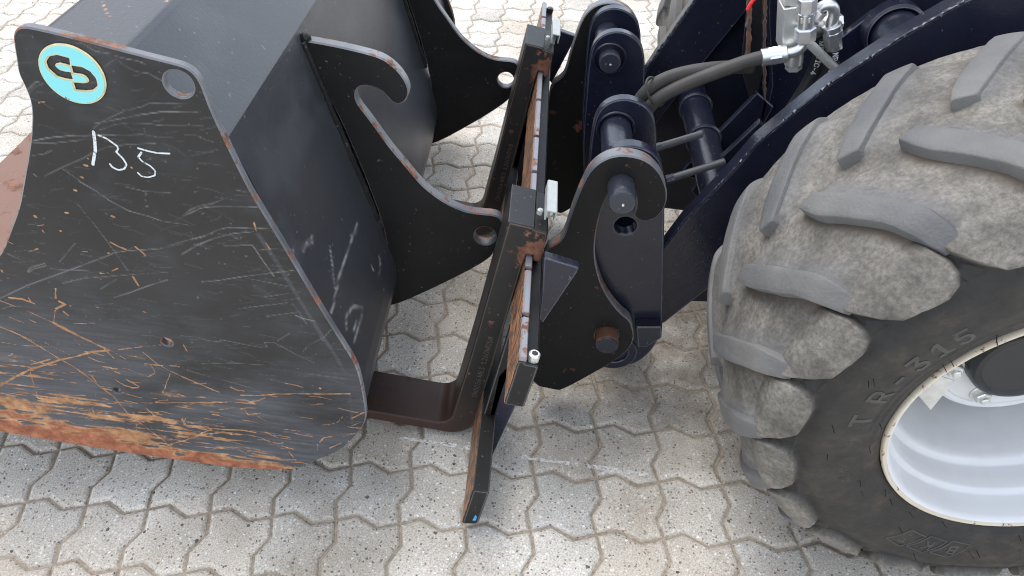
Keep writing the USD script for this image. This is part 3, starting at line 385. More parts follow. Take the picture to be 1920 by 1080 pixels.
LETTER = plain('moulded_lettering', (0.034, 0.031, 0.028), 0.6, 0.0, 0.3, 40, bump=0.3)

# ---------------------------------------------------------------- paving: interlocking concrete stones with zigzag sides
LAT, LROT = 0.1125, -0.0168
def lattice(i, j):
    x, y = np.asarray(i, float) * LAT, np.asarray(j, float) * LAT
    c, s = math.cos(LROT), math.sin(LROT)
    return np.stack([c * x - s * y, s * x + c * y], -1)
H = [(0, 0), (0.315, 0.10), (0.66, -0.09)]
Vv = [(0, 0), (-0.083, 0.33), (0.08, 0.64)]
def cell(i, j):
    out = [(i + a, j + b) for a, b in H] + [(i + 1 + a, j + b) for a, b in Vv]
    out += [(i + 1 - (1 - a) + 0.0, j + 1 + b) for a, b in [(1, 0), H[2], H[1]]] + [(i + a, j + b) for a, b in [(0, 1), Vv[2], Vv[1]]]
    q = np.array(out); return lattice(q[:, 0], q[:, 1])
def paver_mesh(i, j):
    P = cell(i, j) + rng.normal(0, 0.0006, (12, 2))
    dz, tx, ty = rng.normal(0, 0.0006), *rng.normal(0, 0.005, 2); c = P.mean(0)
    lv = [(0.0018, -0.02), (0.0022, -0.0046), (0.0054, -0.0015), (0.0094, 0.0)]
    V = []
    for d, z in lv:
        Q = ring_offset(P, d); V.append(np.c_[Q, z + dz + (Q - c) @ [tx, ty]])
    n = 12; k = np.arange(n); l = (k + 1) % n; Fc = []
    for a in range(3): Fc += [np.c_[a * n + k, a * n + l, (a + 1) * n + l], np.c_[a * n + k, (a + 1) * n + l, (a + 1) * n + k]]
    V = np.vstack(V + [[[*c, V[-1][:, 2].mean()]]]); Fc.append(np.c_[3 * n + k, 3 * n + l, np.full(n, 4 * n)])
    return trimesh.Trimesh(V, np.vstack(Fc), process=False)
def to_px(p):
    d = np.atleast_2d(p) - CAM; z = d @ _F
    return np.stack([960 + FPX * (d @ _R2) / z, 540 - FPX * (d @ _U2) / z], 1), z
pavement = empty('pavement', label='grey concrete paving of interlocking zigzag stones under the machine', cat='paving', kind='structure')
bx = lattice(np.array([-22, 34, 34, -22]), np.array([-3, -3, 34, 34]))
obj('joint_bed', (np.c_[bx, np.full(4, -0.0052)], np.array([[0, 1, 2], [0, 2, 3]])), SAND, pavement, smooth=False)
cells = [(i, j) for j in range(-3, 34) for i in range(-22, 34)]
ctr = np.array([[*lattice(i + .5, j + .5), 0.0] for i, j in cells]); px, dep = to_px(ctr)
inview = (px[:, 0] > -60) & (px[:, 0] < 1980) & (px[:, 1] > -40) & (px[:, 1] < 1140) & (dep > 0)
# stones wholly under the bucket or behind the near wheel's side are not seen one by one
hidden = ((px[:, 0] < 640) & (px[:, 1] > 200) & (px[:, 1] < 760) & (px[:, 0] > 90)) | ((px[:, 0] > 1560) & (px[:, 1] > 140) & (px[:, 1] < 1000)) | ((px[:, 0] > 1330) & (px[:, 1] < 500))
order = np.argsort(np.where(inview & ~hidden, dep, 99)); single = set(order[:298].tolist())
rest, rtone = [], []
for k, (i, j) in enumerate(cells):
    m = paver_mesh(i, j); t = 1 + rng.normal(0, 0.055); w = rng.normal(0, 0.012)
    tone = np.tile([[t * (1 + w), t, t * (1 - 1.3 * w)]], (len(m.vertices), 1))
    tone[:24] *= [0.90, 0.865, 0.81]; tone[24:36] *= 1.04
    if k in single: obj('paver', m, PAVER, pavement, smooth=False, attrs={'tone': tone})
    else: rest.append(m); rtone.append(tone)
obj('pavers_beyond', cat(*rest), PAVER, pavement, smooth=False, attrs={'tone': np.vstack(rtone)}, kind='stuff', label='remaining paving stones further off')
fx = 60.0; gs = []
for (x0, x1, y0, y1) in ((-fx, fx, -fx, fx),):
    gs.append((np.array([[x0, y0, -0.024], [x1, y0, -0.024], [x1, y1, -0.024], [x0, y1, -0.024]]), np.array([[0, 1, 2], [0, 2, 3]])))
obj('ground', cat(*gs), FAR, smooth=False, label='grey yard surface reaching away beyond the paving', cat='ground', kind='structure')
# broken chalk line across the stones
ln = np.array([[.646, .1645], [.7695, .149], [.8999, .1283], [1.0266, .1129], [1.1217, .100]]) * [1, 1]
def strip(P, w, z):
    P = np.asarray(P, float); T = np.gradient(P, axis=0); T /= np.linalg.norm(T, axis=1, keepdims=True); Nn = np.c_[-T[:, 1], T[:, 0]]
    w = np.broadcast_to(w, len(P))[:, None] / 2
    A, B = P + Nn * w, P - Nn * w; n = len(P); V = np.c_[np.vstack([A, B]), np.full(2 * n, z)]
    k = np.arange(n - 1); return trimesh.Trimesh(V, np.vstack([np.c_[k, k + n, k + 1], np.c_[k + 1, k + n, k + 1 + n]]), process=False)
t = np.linspace(0, 1, 60); lp = np.c_[np.interp(t, np.linspace(0, 1, 5), ln[:, 0]), np.interp(t, np.linspace(0, 1, 5), ln[:, 1])]
wid = 0.006 + 0.006 * meshkit.noise(np.c_[t * 14, t * 0, t * 0], 3)
obj('chalk_line', cat(*[strip(lp[a:b], wid[a:b], 0.0034) for a, b in ((0, 14), (15, 20), (27, 40), (41, 58))]), CHALK, pavement, smooth=False, label='broken white chalk line across the paving stones')
# loose grit
gp = []
for _ in range(520):
    x, y = rng.uniform(-0.3, 1.75), rng.uniform(-0.14, 1.1); r = rng.uniform(0.0006, 0.0019)
    s = trimesh.creation.icosahedron(); s.vertices *= r * rng.uniform(0.6, 1.3, (1, 3)); s.apply_translation([x, y, r * 0.4 + 0.0005]); gp.append(s)
obj('grit', cat(*gp), plain('grit_stone', (0.10, 0.085, 0.07), 0.9, 0, 0.6, 300), smooth=False, label='loose dark grit scattered over the paving stones', cat='grit', kind='stuff')

# ---------------------------------------------------------------- bucket
YB, YT, YFAR = 0.025, 0.037, 1.30
bucket = empty('bucket', label='black steel loader bucket with scratched rusty side plate and turquoise round emblem', cat='bucket')
side = np.array(D['side']); holes = [circle(*D['side_hole'], 28), circle(*D['hole1'], 18), circle(*D['hole2'], 16)]
def resample(P, step, closed=True):
    L = shapely.LinearRing(P) if closed else LineString(P)
    n = max(8, int(L.length / step)); return np.array([L.interpolate(t).coords[0] for t in np.linspace(0, L.length, n, endpoint=not closed)])
side_s = resample(smooth_outline(side, n=2), 0.004)
side_s = ccw(side_s)
def side_plate(face_y, back_y, worn):
    m = plate(side_s, face_y, back_y, holes, c=0.0018)
    if not worn: return m, None
    # replace the near face by an evenly divided one that carries the wear
    keep = ~(np.abs(m.triangles[:, :, 1] - face_y).max(1) < 1e-6)
    rim = trimesh.Trimesh(m.vertices, m.faces[keep], process=False); rim.remove_unreferenced_vertices()
    pts, tri = dense_cap(ring_offset(side_s, 0.0018), [ring_offset(ccw(h, False), 0.0018) for h in holes], 0.0017)
    V = np.c_[pts[:, 0], np.full(len(pts), face_y), pts[:, 1]]
    n = np.cross(V[tri[:, 1]] - V[tri[:, 0]], V[tri[:, 2]] - V[tri[:, 0]]); tri = np.where(n[:, 1:2] > 0, tri[:, ::-1], tri)
    return rim, (V, tri)
rim_m, (fv, ft) = side_plate(YB, YT, True)
P2 = fv[:, [0, 2]]
bot = np.array([[-0.35, 0.225], [0.0193, 0.1666], [0.4333, 0.091], [0.489, 0.0914]])
db = seg_dist(P2, bot); dr = shapely.distance(shapely.points(P2), shapely.LinearRing(side_s))
n1, n2, n3 = fbm2(P2, 14, 5, 1), fbm2(P2, 60, 4, 2), fbm2(P2 * [1, 4.5] + [0, 0], 26, 4, 5)
u = (0.62 - P2[:, 0]) / 0.62                                   # rust grows towards the mouth
band = 0.010 + 0.072 * np.clip(u, 0, 1.4) ** 1.5
n4 = fbm2(P2 * [1, 2.2] + 3.1, 17, 5, 15)
rust = 0.97 * (1 - sstep(0.30, 1.25, db / (band * (0.15 + 1.75 * sstep(0.28, 0.72, 0.6 * n3 + 0.4 * n4)))))
haze_ = (1 - sstep(0.0, 0.19, db)) * sstep(0.50, 0.66, n3 * 0.75 + n2 * 0.25) * 0.62 * np.clip(0.35 + u, 0, 1)
rust = np.maximum(rust, haze_)
ca, sa = math.cos(math.radians(-8)), math.sin(math.radians(-8))
Q2 = np.c_[ca * P2[:, 0] + sa * P2[:, 1], -sa * P2[:, 0] + ca * P2[:, 1]]
st1, st2, st3 = fbm2(Q2 * [16, 190], 1, 4, 51), fbm2(Q2 * [30, 330], 1, 3, 52), fbm2(Q2 * [7, 40], 1, 4, 53)
W_ = (1 - sstep(0.04, 0.30, db)) * np.clip(0.28 + 0.95 * u, 0, 1.1)
wash = W_ * sstep(0.50, 0.60, 0.5 * st1 + 0.25 * st2 + 0.25 * st3)
rust = np.maximum(rust, 0.70 * np.clip(wash * 1.6, 0, 1))
core = (1 - sstep(0.035, 0.150, db)) * np.clip(u * 1.5 - 0.35, 0, 1.15) * sstep(0.38, 0.56, 0.55 * st3 + 0.45 * n4)
rust = np.maximum(rust, 0.93 * np.clip(core * 1.3, 0, 1))
front = seg_dist(P2, D['side'][39:48]); rust = np.maximum(rust, 0.55 * (1 - sstep(0.0, 0.010, front)) * sstep(0.45, 0.6, n1))
rust = np.maximum(rust, 0.62 * (1 - sstep(0.0, 0.0045, dr)) * (0.5 + 0.5 * sstep(0.42, 0.6, n1)))
light, film = np.zeros(len(P2)), np.zeros(len(P2))
wob = (fbm2(P2, 90, 3, 9) - 0.5) * 0.0022
tree_x = P2[:, 0]
for kind, w, line in D['marks']:
    L = np.array(line); lo, hi = L.min(0) - 0.012, L.max(0) + 0.012
    s = np.nonzero((P2 >= lo).all(1) & (P2 <= hi).all(1))[0]
    if not len(s): continue
    d = seg_dist(P2[s], line) + np.abs(wob[s]) * (1.0 if kind == 'R' else 0.15)
    hw = w * 0.00024
    if kind == 'R': rust[s] = np.maximum(rust[s], 0.76 * (1 - sstep(hw * 0.45, hw * 1.6, d)) * sstep(0.20, 0.50, 0.5 * n2[s] + 0.5 * n1[s]))
    elif kind == 'L': light[s] = np.maximum(light[s], (0.60 if w >= 1.2 else 0.36) * (1 - sstep(0.0, hw + 0.0009, d)) * sstep(0.2, 0.62, n2[s]))
    elif kind == 'F': film[s] = np.maximum(film[s], 0.5 * (1 - sstep(0.001, 0.005, d)) * (0.4 + n1[s]))
for _ in range(520):                                              # many hair scratches lying along the working direction
    c = P2[rng.integers(len(P2))]; a = rng.normal(-0.13, 0.22); l = rng.uniform(0.006, 0.035); bend = rng.normal(0, 0.12)
    q = [c, c + l * .5 * np.array([math.cos(a), math.sin(a)]), c + l * np.array([math.cos(a + bend), math.sin(a + bend)])]
    q = np.array(q); s = np.nonzero((P2 >= q.min(0) - .004).all(1) & (P2 <= q.max(0) + .004).all(1))[0]
    if len(s):
        low = c[1] < 0.40 and rng.random() < 0.62; d = seg_dist(P2[s], q)
        if low and db[s].min() < 0.24: rust[s] = np.maximum(rust[s], rng.uniform(.4, .8) * (1 - sstep(0.0004, 0.0020, d)))
        else: light[s] = np.maximum(light[s], rng.uniform(.04, .15) * (1 - sstep(0.0, 0.0012, d)))
film = np.maximum(film, 0.72 * (1 - sstep(0.12, 0.48, db)) * sstep(0.3, 0.62, fbm2(P2 * [1, 2.2], 7, 5, 11)))
film = np.maximum(film, 0.22 * sstep(0.48, 0.7, n1)); film = film * (0.62 + 0.76 * sstep(0.3, 0.7, 0.5 * st1 + 0.5 * st2))
sp = obj('side_plate', (fv, ft), BUCKET, bucket, smooth=False,
         attrs={'wear': np.c_[rust, light, film]}, label='scratched near side plate with rust along its lower edge')
obj('cut_edge', rim_m, EDGE, sp, smooth=40)
far_m, _ = side_plate(YFAR - 0.012, YFAR, False)
obj('side_plate', far_m, BUCKET, bucket, attrs=None, label='far side plate of the bucket')
# emblem: a raised turquoise disc with two interlocked loops cut out of it
ex, ez, er = D['emblem']
loops = [LineString(D['em1']).buffer(0.0042, cap_style=2, join_style=1), LineString(D['em2']).buffer(0.0042, cap_style=2, join_style=1)]
disc = Point(ex, ez).buffer(er, 24)
def xz_extrude(g, y0, y1, c=0.0006):
    return cat(*[plate(resample(np.array(q.exterior.coords)[:-1], 0.0016), y0, y1, [resample(np.array(h.coords)[:-1], 0.0016) for h in q.interiors], c) for q in getattr(g, 'geoms', [g])])
lu = shapely.union_all(loops)
obj('emblem', xz_extrude(disc.difference(lu.buffer(0.0009)), YB - 0.0032, YB - 0.0001), TURQ, sp, label='round turquoise emblem with two interlocked black loops')
obj('emblem_edge', xz_extrude(Point(ex, ez).buffer(er + 0.0011, 24).difference(lu), YB - 0.0022, YB - 0.0002), CREAM, sp)
ink = []
for kind, w, line in D['marks']:
    if kind == 'W':
        g = LineString(resample(smooth_outline(line, n=0) if len(line) < 3 else np.array(line), 0.002, closed=False)).buffer(w * 0.00030, cap_style=1)
        ink.append(xz_extrude(g, YB - 0.0006, YB + 0.0002, 0.0002))
INK = usdkit.material(stage, '/World/Looks/marker_ink', {
    'tc': ('texture_coordinate', {}), 'n': ('noise_texture', {'scale': 230.0, 'detail': 5.0, 'roughness': 0.75}),
    'r': ('rgb_ramp', {'ramp': [(0.36, (0, 0, 0)), (0.50, (0.95,) * 3)]}), 't': ('transparent_bsdf', {}),
    'd': ('diffuse_bsdf', {'color': (0.56, 0.58, 0.58)}), 'm': ('mix_closure', {})},
    [('tc.object', 'n.vector'), ('n.fac', 'r.fac'), ('r.color', 'm.fac'), ('t.BSDF', 'm.closure1'), ('d.BSDF', 'm.closure2')], surface='m.closure')
obj('chalk_writing', cat(*ink), INK, sp, label='white handwritten figures on the side plate')
# folded shell between the side plates
def sheet(profile, y0, y1, th, step=0.006, ystep=0.006, attr=None):
    """a folded sheet, outer face along profile, thickness th to the left of the walking direction"""
    Q = np.array(profile, float); L = LineString(Q); n = int(L.length / step); s = np.unique(np.r_[np.linspace(0, L.length, n), [L.project(Point(q)) for q in Q]])
    C = np.array([L.interpolate(t).coords[0] for t in s]); T = np.gradient(C, axis=0); T /= np.linalg.norm(T, axis=1, keepdims=True)
    I = C + th * np.c_[T[:, 1], -T[:, 0]]
    ys = np.linspace(y0, y1, max(2, int((y1 - y0) / ystep)))
    def grid(C_): return np.stack([np.repeat(C_[:, 0], len(ys)), np.tile(ys, len(C_)), np.repeat(C_[:, 1], len(ys))], 1)
    a, b = len(C), len(ys); i, j = np.meshgrid(np.arange(a - 1), np.arange(b - 1), indexing='ij'); q = (i * b + j).ravel()
    f = np.vstack([np.c_[q, q + b, q + b + 1], np.c_[q, q + b + 1, q + 1]])
    return grid(C), f, grid(I), f[:, ::-1]
prof = [(0.392, 0.8545), (0.468, 0.8330), (0.4755, 0.8280), (0.4800, 0.8210), (0.5515, 0.7255), (0.5555, 0.7195), (0.5565, 0.7130), (0.6325, 0.3400), (0.6405, 0.297), (0.6425, 0.270), (0.637, 0.238), (0.622, 0.200), (0.598, 0.163), (0.565, 0.132), (0.530, 0.112), (0.489, 0.0990)]
_e = np.array(D['side'])[8:20]; prof = [(min(x, np.interp(-z, -_e[:, 1], _e[:, 0]) - 0.0015) if 0.345 < z < 0.80 else x, z) for x, z in prof]
ov, of, iv, if_ = sheet(prof, YT, YFAR - 0.012, 0.010, 0.005, 0.0045)
PQ = ov[:, :2] * 0 ; s3 = ov
rustv, lightv = np.zeros(len(ov)), np.zeros(len(ov))
nn1, nn2 = meshkit.fbm(s3 * 11, 5, 21), meshkit.fbm(s3 * 70, 3, 22)
kk = np.nonzero((s3[:, 1] < 0.32) & (s3[:, 2] < 0.72) & (s3[:, 2] > 0.2))[0]
for w, line in D['backmarks']:
    L = np.array(line)[:, 1:]; d = seg_dist(s3[kk][:, 1:], L)
    lightv[kk] = np.maximum(lightv[kk], 0.75 * (1 - sstep(0.0, 0.0026 + w * 0.0003, d)) * (0.3 + 1.1 * sstep(0.3, 0.65, nn2[kk])))
tops = s3[:, 2] > 0.80
rustv = np.where(tops, 0.45 * sstep(0.72, 0.75, nn1) , 0.0)
for (x, y, l) in ((0.452, 0.19, 0.012), (0.425, 0.42, 0.05), (0.41, 0.12, 0.02)):
    d = seg_dist(s3[:, :2], [[x, y], [x + l, y - 0.03]]); rustv = np.where(tops, np.maximum(rustv, 0.62 * (1 - sstep(0.001, 0.004, d))), rustv)
filmv = 0.10 + 0.2 * sstep(0.45, 0.7, nn1)
obj('back_plate', cat((ov, of)), SHELL, bucket, smooth=True, attrs={'wear': np.c_[rustv, lightv, filmv]}, label='folded black back plate')
obj('inner_lining', cat((iv, if_)), RUST, bucket, smooth=True)
floor = plate([(0.492, 0.0925), (-0.30, 0.2185), (-0.2985, 0.2295), (0.489, 0.1035)], YT, YFAR - 0.012, c=0.001)
obj('floor_plate', floor, RUST, bucket, label='worn rusty floor plate')
obj('cutting_edge', plate([(-0.09, 0.2035), (-0.34, 0.243), (-0.352, 0.233), (-0.345, 0.2255), (-0.09, 0.1855)], YT + 0.001, YFAR - 0.013, c=0.002), RUST, bucket, label='rusty cutting edge')
obj('top_rim', plate([(0.394, 0.8545), (0.386, 0.838), (0.398, 0.832), (0.404, 0.8415)], YT, YFAR - 0.012, c=0.002), SHELL, bucket)
# hooks on the bucket's back
_h = np.array(D['hook']); _h[0, 0] -= 0.010; _h[-7:, 0] -= [0.0, 0.010, 0.010, 0.006, 0.006, 0.008, 0.010]
hookp = resample(smooth_outline(ccw(_h), n=2), 0.005)
for y in (0.335, 0.922):
    hk = edged_plate('hook_plate', hookp, y, y + 0.020, BLACK, EDGE, bucket, [circle(*D['hook_hole'], 30)], label='near hook plate on the bucket back' if y < .5 else 'far hook plate on the bucket back')
    cutp = np.array(D['hook'])
    for sgn in (-1, 1):                                            # weld seam along the back plate
        wp = np.array([[0.5790, 0.7350], [0.5985, 0.6700], [0.6160, 0.6000], [0.6350, 0.5120], [0.6500, 0.4200]]) + [-0.022, -0.006]
        wl = LineString(prof[5:8]); yy = y + 0.010 + sgn * 0.0115
        tt = np.linspace(0.012, 0.34, 44); q = np.array([wl.interpolate(a).coords[0] for a in tt])
        obj('weld_bead', tube(np.c_[q[:, 0] + 0.002, np.full(len(q), yy) + rng.normal(0, .0006, len(q)), q[:, 1]], 0.0042 + 0.0011 * rng.random(len(q)), 8, 1), BLACK, hk)
    blob = trimesh.creation.icosphere(3, 0.008); blob.vertices *= 1 + 0.35 * (meshkit.fbm(blob.vertices * 300, 3, 5)[:, None] - .5); blob.apply_translation([0.5590, y + 0.006, 0.7100])
    obj('weld_lump', blob, BLACK, hk, smooth=True)

# ---------------------------------------------------------------- forks: profile in the fork's own axes (p to the rear, q up along the shank)
TILT = math.radians(13.1)
def fxz(pq): 
    pq = np.asarray(pq, float); c, s = math.cos(TILT), math.sin(TILT)
    return np.c_[0.8605 + c * pq[:, 0] + s * pq[:, 1], 0.505 - s * pq[:, 0] + c * pq[:, 1]]
def arc(cx, cz, r, a0, a1, n=9):
    a = np.radians(np.linspace(a0, a1, n)); return np.c_[cx + r * np.cos(a), cz + r * np.sin(a)].tolist()
fork_out = [(0, 0), (0.038, -0.001), (0.0405, -0.004), (0.058, -0.006), (0.0615, -0.010), (0.0625, -0.058), (0.0600, -0.064), (0.0540, -0.0645), (0.0510, -0.061), (0.0505, -0.053), (0.0385, -0.054)]
fork_out += [(0.0375, -0.30)] + arc(-0.012, -0.467, 0.049, 0, -90, 12) + [(-0.30, -0.5175), (-0.98, -0.5600), (-1.0, -0.5570), (-0.98, -0.5520), (-0.30, -0.4940)] + arc(-0.038, -0.462, 0.030, -90, 0, 9) + [(-0.0035, -0.30)]
def make_fork(parent, y0):
    out = ccw(fxz(fork_out)); S = lambda pq: fxz([pq])[0]
    obj('fork_arm', plate(out, y0, y0 + 0.10, c=0.0024), FORKP, parent)
    # rubbed rust round the hook on the near side
    g = Point(*S((0.045, -0.045))).buffer(0.030, 12).intersection(Polygon(out).buffer(-0.0012))
    c0 = S((0.052, 0.012))
    a = np.array([math.cos(TILT), 0, -math.sin(TILT)]); u = np.array([math.sin(TILT), 0, math.cos(TILT)])
    # latch: folded pale metal lever lying across the hook
    o = np.array([c0[0] + 0.006, 0, c0[1] - 0.001])
    prof2 = [(-0.0075, 0.0), (0.0075, 0.0), (0.0075, 0.017), (0.006, 0.0185), (-0.006, 0.0185), (-0.0075, 0.017)]
    ch = [(-0.008, 0.0), (-0.0055, 0.0), (-0.0055, 0.0150), (0.0055, 0.0150), (0.0055, 0.0), (0.008, 0.0), (0.008, 0.0165), (0.0065, 0.018), (-0.0065, 0.018), (-0.008, 0.0165)]
    xz = np.array([[o[0] + p * a[0] + q * u[0], o[2] + p * a[2] + q * u[2]] for p, q in ch])
    obj('latch', plate(xz, y0 + 0.006, y0 + 0.086, c=0.0007), GALV, parent, label='pale folded latch lever')
    obj('latch_pin', cat(cyl(o + [0, y0 + 0.045, 0] - u * 0.022, o + [0, y0 + 0.045, 0] + u * 0.012, 0.0042), cyl(o + [-0.014, y0 + 0.03, 0] - u * 0.006, o + [-0.014, y0 + 0.03, 0] + u * 0.004, 0.0045)), GALV, parent)
    obj('lower_hook', plate(fxz([(0.0378, -0.425), (0.060, -0.425), (0.062, -0.445), (0.064, -0.483), (0.0378, -0.49)]), y0 + 0.012, y0 + 0.088, c=0.002), FORKP, parent)
    tm = meshkit.text_mesh('0N5056 ME3  1260M058', 0.0095, 0.0007)
    w = tm.bounds[1][0]
    V = tm.vertices.copy(); e_t = -u * 1.0; e_u = a        # reads down the shank
    e_t, e_u = u, -a
    base = S((0.026, -0.40)); V2 = np.array([base[0], 0, base[1]]) + V[:, :1] * e_t + V[:, 1:2] * e_u; V2[:, 1] = y0 + 0.0001 - V[:, 2] * 1.0
    tm2 = trimesh.Trimesh(V2, tm.faces, process=False)
    if tm2.volume < 0: tm2.invert()
    obj('stamped_text', tm2, FORKP, parent, smooth=False)
FY = 0.180
fork = empty('pallet_fork', label='near black pallet fork with rust round its hook and its tine under the bucket', cat='pallet fork', group='forks hung on the fork carriage')
make_fork(fork, FY)
f2 = UsdGeom.Xform.Define(stage, '/World/pallet_fork_001'); f2.AddTranslateOp().Set(Gf.Vec3d(-0.001, 0.610, 0))
f2.GetPrim().GetReferences().AddInternalReference(fork.GetPath()); f2.GetPrim().SetInstanceable(True)
tag(f2.GetPrim(), 'far black pallet fork standing beside the far hook of the bucket', 'pallet fork', 'forks hung on the fork carriage')

# ---------------------------------------------------------------- fork carriage
carriage = empty('fork_carriage', label='black fork carriage with notched rusty rail and two hooked coupler plates', cat='fork carriage')
C0, C1 = -0.027, 1.176
RAILF = worn_paint('rail_front_wear', (0.020, 0.019, 0.019), 0.5, rust=0.42, rust_scale=16, speck=0.2, dust=0.15, edge=0.3, stretch=(0.0, -0.95, 1.5708))
RAILT = worn_paint('rail_top_steel', (0.17, 0.18, 0.20), 0.40, rust=0.42, rust_scale=30, speck=0.0, dust=0.2, edge=0.9, edge_col=(0.28, 0.11, 0.055), spec=0.6)
notch = [0.055, 0.155, 0.295, 0.415, 0.535, 0.675, 0.930, 1.085]
edges = [C0] + [v for k in notch for v in (k - 0.0045, k + 0.0045)] + [C1]
obj('upper_rail', plate(fxz([(0.0397, -0.0655), (0.0500, -0.0655), (0.0502, -0.0690), (0.0655, -0.0690), (0.0680, -0.0712), (0.0680, -0.155), (0.0660, -0.157), (0.0410, -0.157), (0.0397, -0.1555)]), C0, C1, c=0.0016), BLACK, carriage, label='upper rail of the fork carriage')
for k in range(0, len(edges) - 1, 2):                              # the lip between the notches, worn bright on top
    obj('rail_lip', plate(fxz([(0.0397, -0.0652), (0.0397, -0.0590), (0.0415, -0.0565), (0.0485, -0.0565), (0.0500, -0.0590), (0.0500, -0.0652)]), edges[k] + (0.0 if k else 0.0006), edges[k + 1], c=0.0009), RAILT, carriage)
obj('worn_front', plate(fxz([(0.0390, -0.0600), (0.0396, -0.0600), (0.0396, -0.155), (0.0390, -0.155)]), C0 + 0.001, C1 - 0.001, c=0.0001), RAILF, carriage, label='orange scored front face of the upper rail')
low_r = obj('lower_rail', plate(fxz([(0.0355, -0.378), (0.0600, -0.376), (0.0615, -0.379), (0.0610, -0.468), (0.0585, -0.474), (0.0370, -0.480), (0.0350, -0.478)]), C0, C1, c=0.0020), BLACK, carriage, label='lower rail with a rusty front edge')
obj('worn_front', plate(fxz([(0.0344, -0.380), (0.0351, -0.380), (0.0346, -0.477), (0.0339, -0.477)]), C0 + 0.001, C1 - 0.001, c=0.0001), RAILF, carriage)
bm = fxz([(0.052, -0.455)])[0]
obj('blue_paint_mark', plate([(bm[0] - .004, bm[1] - .008), (bm[0] + .001, bm[1] - .009), (bm[0] + .004, bm[1] + .002), (bm[0] + .002, bm[1] + .009), (bm[0] - .001, bm[1] + .001)], C0 - 0.0003, C0 + 0.0002, c=0.0001), plain('blue_paint', (0.03, 0.25, 0.50), 0.6, 0, 0.4, 200), low_r)
for y in (0.128, 0.918):
    obj('upright', plate(fxz([(0.0400, -0.150), (0.0590, -0.150), (0.0590, -0.380), (0.0400, -0.380)]), y, y + 0.016, c=0.0012), BLACK, carriage)
    g1 = [(0.9137, 0.4800), (0.9160, 0.4820), (0.9620, 0.4655), (0.9638, 0.4630), (0.9600, 0.4520), (0.9136, 0.3521), (0.9080, 0.3600), (0.9120, 0.42)]
    obj('gusset', plate(g1, y, y + 0.016, c=0.0012), NAVY, carriage)
    obj('gusset', plate([(0.8690, 0.1520), (0.8236, 0.0045), (0.8110, 0.0500), (0.8417, 0.2265), (0.862, 0.26)], y, y + 0.016, c=0.0012), NAVY, carriage)
brk = resample(smooth_outline(ccw(D['bracket']), n=1), 0.005)
for y in (0.260, 0.837):
    edged_plate('coupler_plate', brk, y, y + 0.025, BRACKET, EDGE, carriage, [circle(1.026, 0.197, 0.0208, 30)], label='near hooked coupler plate' if y < .5 else 'far hooked coupler plate')
for y in (C0 + 0.012, C1 - 0.024):
    q = fxz([(0.0600, -0.067)])[0]; a = np.array([math.cos(TILT), 0, -math.sin(TILT)]); u = np.array([math.sin(TILT), 0, math.cos(TILT)]); o = np.array([q[0], y, q[1]])
    b = obj('stop_bolt', cyl(o - u * 0.01, o + u * 0.010, 0.0080, 24, 0.0018), ZINC if y < .5 else HUBM, carriage)
    obj('socket', cyl(o + u * 0.0095, o + u * 0.0103, 0.0046, sides=6, ch=0.0001), HUBM, b)
for y, s in ((0.285, 1), (0.837, -1)):
    pass

# ---------------------------------------------------------------- loader
loader = empty('wheel_loader', label='dark navy compact wheel loader with lift arms, hoses and big lugged tyre', cat='wheel loader')
link = resample(smooth_outline(ccw(D['link']), n=2), 0.005)
PX, PZ = 1.0262, 0.5185
lh = circle(*D['link_hole'][:2], 0.0172, 26)
link_in = resample(smooth_outline(ccw([(0.985, 0.43), (0.982, 0.33), (0.995, 0.15), (1.03, 0.085), (1.078, 0.085), (1.10, 0.10), (1.118, 0.134), (1.128, 0.176), (1.127, 0.21), (1.100, 0.45), (1.094, 0.53), (1.075, 0.560), (1.04, 0.574), (1.01, 0.566), (0.992, 0.545), (0.986, 0.50)]), n=2), 0.005)
for y0, y1, o in ((0.290, 0.312, link), (0.430, 0.450, link_in), (0.695, 0.715, link_in), (0.808, 0.830, link_in)):
    k = obj('hitch_plate', plate(o, y0, y1, [lh], c=0.0022), NAVY, loader)
for y0, y1 in ((0.213, 0.462), (0.672, 0.850)):
    pn = obj('hitch_pin', ycyl(PX, PZ, y0, y1, 0.0205, 40, 0.002), PINM, loader)
    s0, s1 = (0.312, 0.430) if y0 < .5 else (0.715, 0.808)
    obj('grease_nipple', cat(ycyl(PX + .001, PZ - .002, y0 - 0.003, y0 + .001, 0.0022, 12, 0.0006)), ZINC, pn)
    obj('pin_bush', ytube(PX, PZ, s0 + .001, s1 - .001, 0.026, 0.0206), NAVY, pn)
    obj('weld_ring', trimesh.creation.torus(0.0300, 0.0032, 40, 8).apply_transform(trimesh.transformations.rotation_matrix(math.pi / 2, [1, 0, 0])).apply_translation([PX, (0.4275 if y0 < .5 else 0.6925), PZ]), NAVY, pn, smooth=True)
    lp_ = obj('lower_pin', ycyl(1.0262, 0.197, (0.236 if y0 < .5 else 0.672), (0.462 if y0 < .5 else 0.885), 0.0200, 40, 0.002), RUSTPIN, loader, label='rusty lower hitch pin')
    obj('pin_cap', ycyl(1.0262, 0.197, (0.2335 if y0 < .5 else 0.67), (0.2365 if y0 < .5 else 0.673), 0.0194, 40, 0.0012), NAVY, lp_)
for y0, y1 in ((0.268, 0.2898), (0.8302, 0.836)):
    obj('hitch_ear', plate([(1.0770, 0.2085), (1.0790, 0.2120), (1.1215, 0.2140), (1.1240, 0.2110), (1.1254, 0.1853), (1.1012, 0.1608), (1.0857, 0.1601)], y0, y1, c=0.002), NAVY, loader)
for y0 in (0.286, 0.832):
    obj('pivot_boss', ytube(1.045, 0.125, y0, y0 + 0.012, 0.044, 0.026, 44), NAVY, loader)
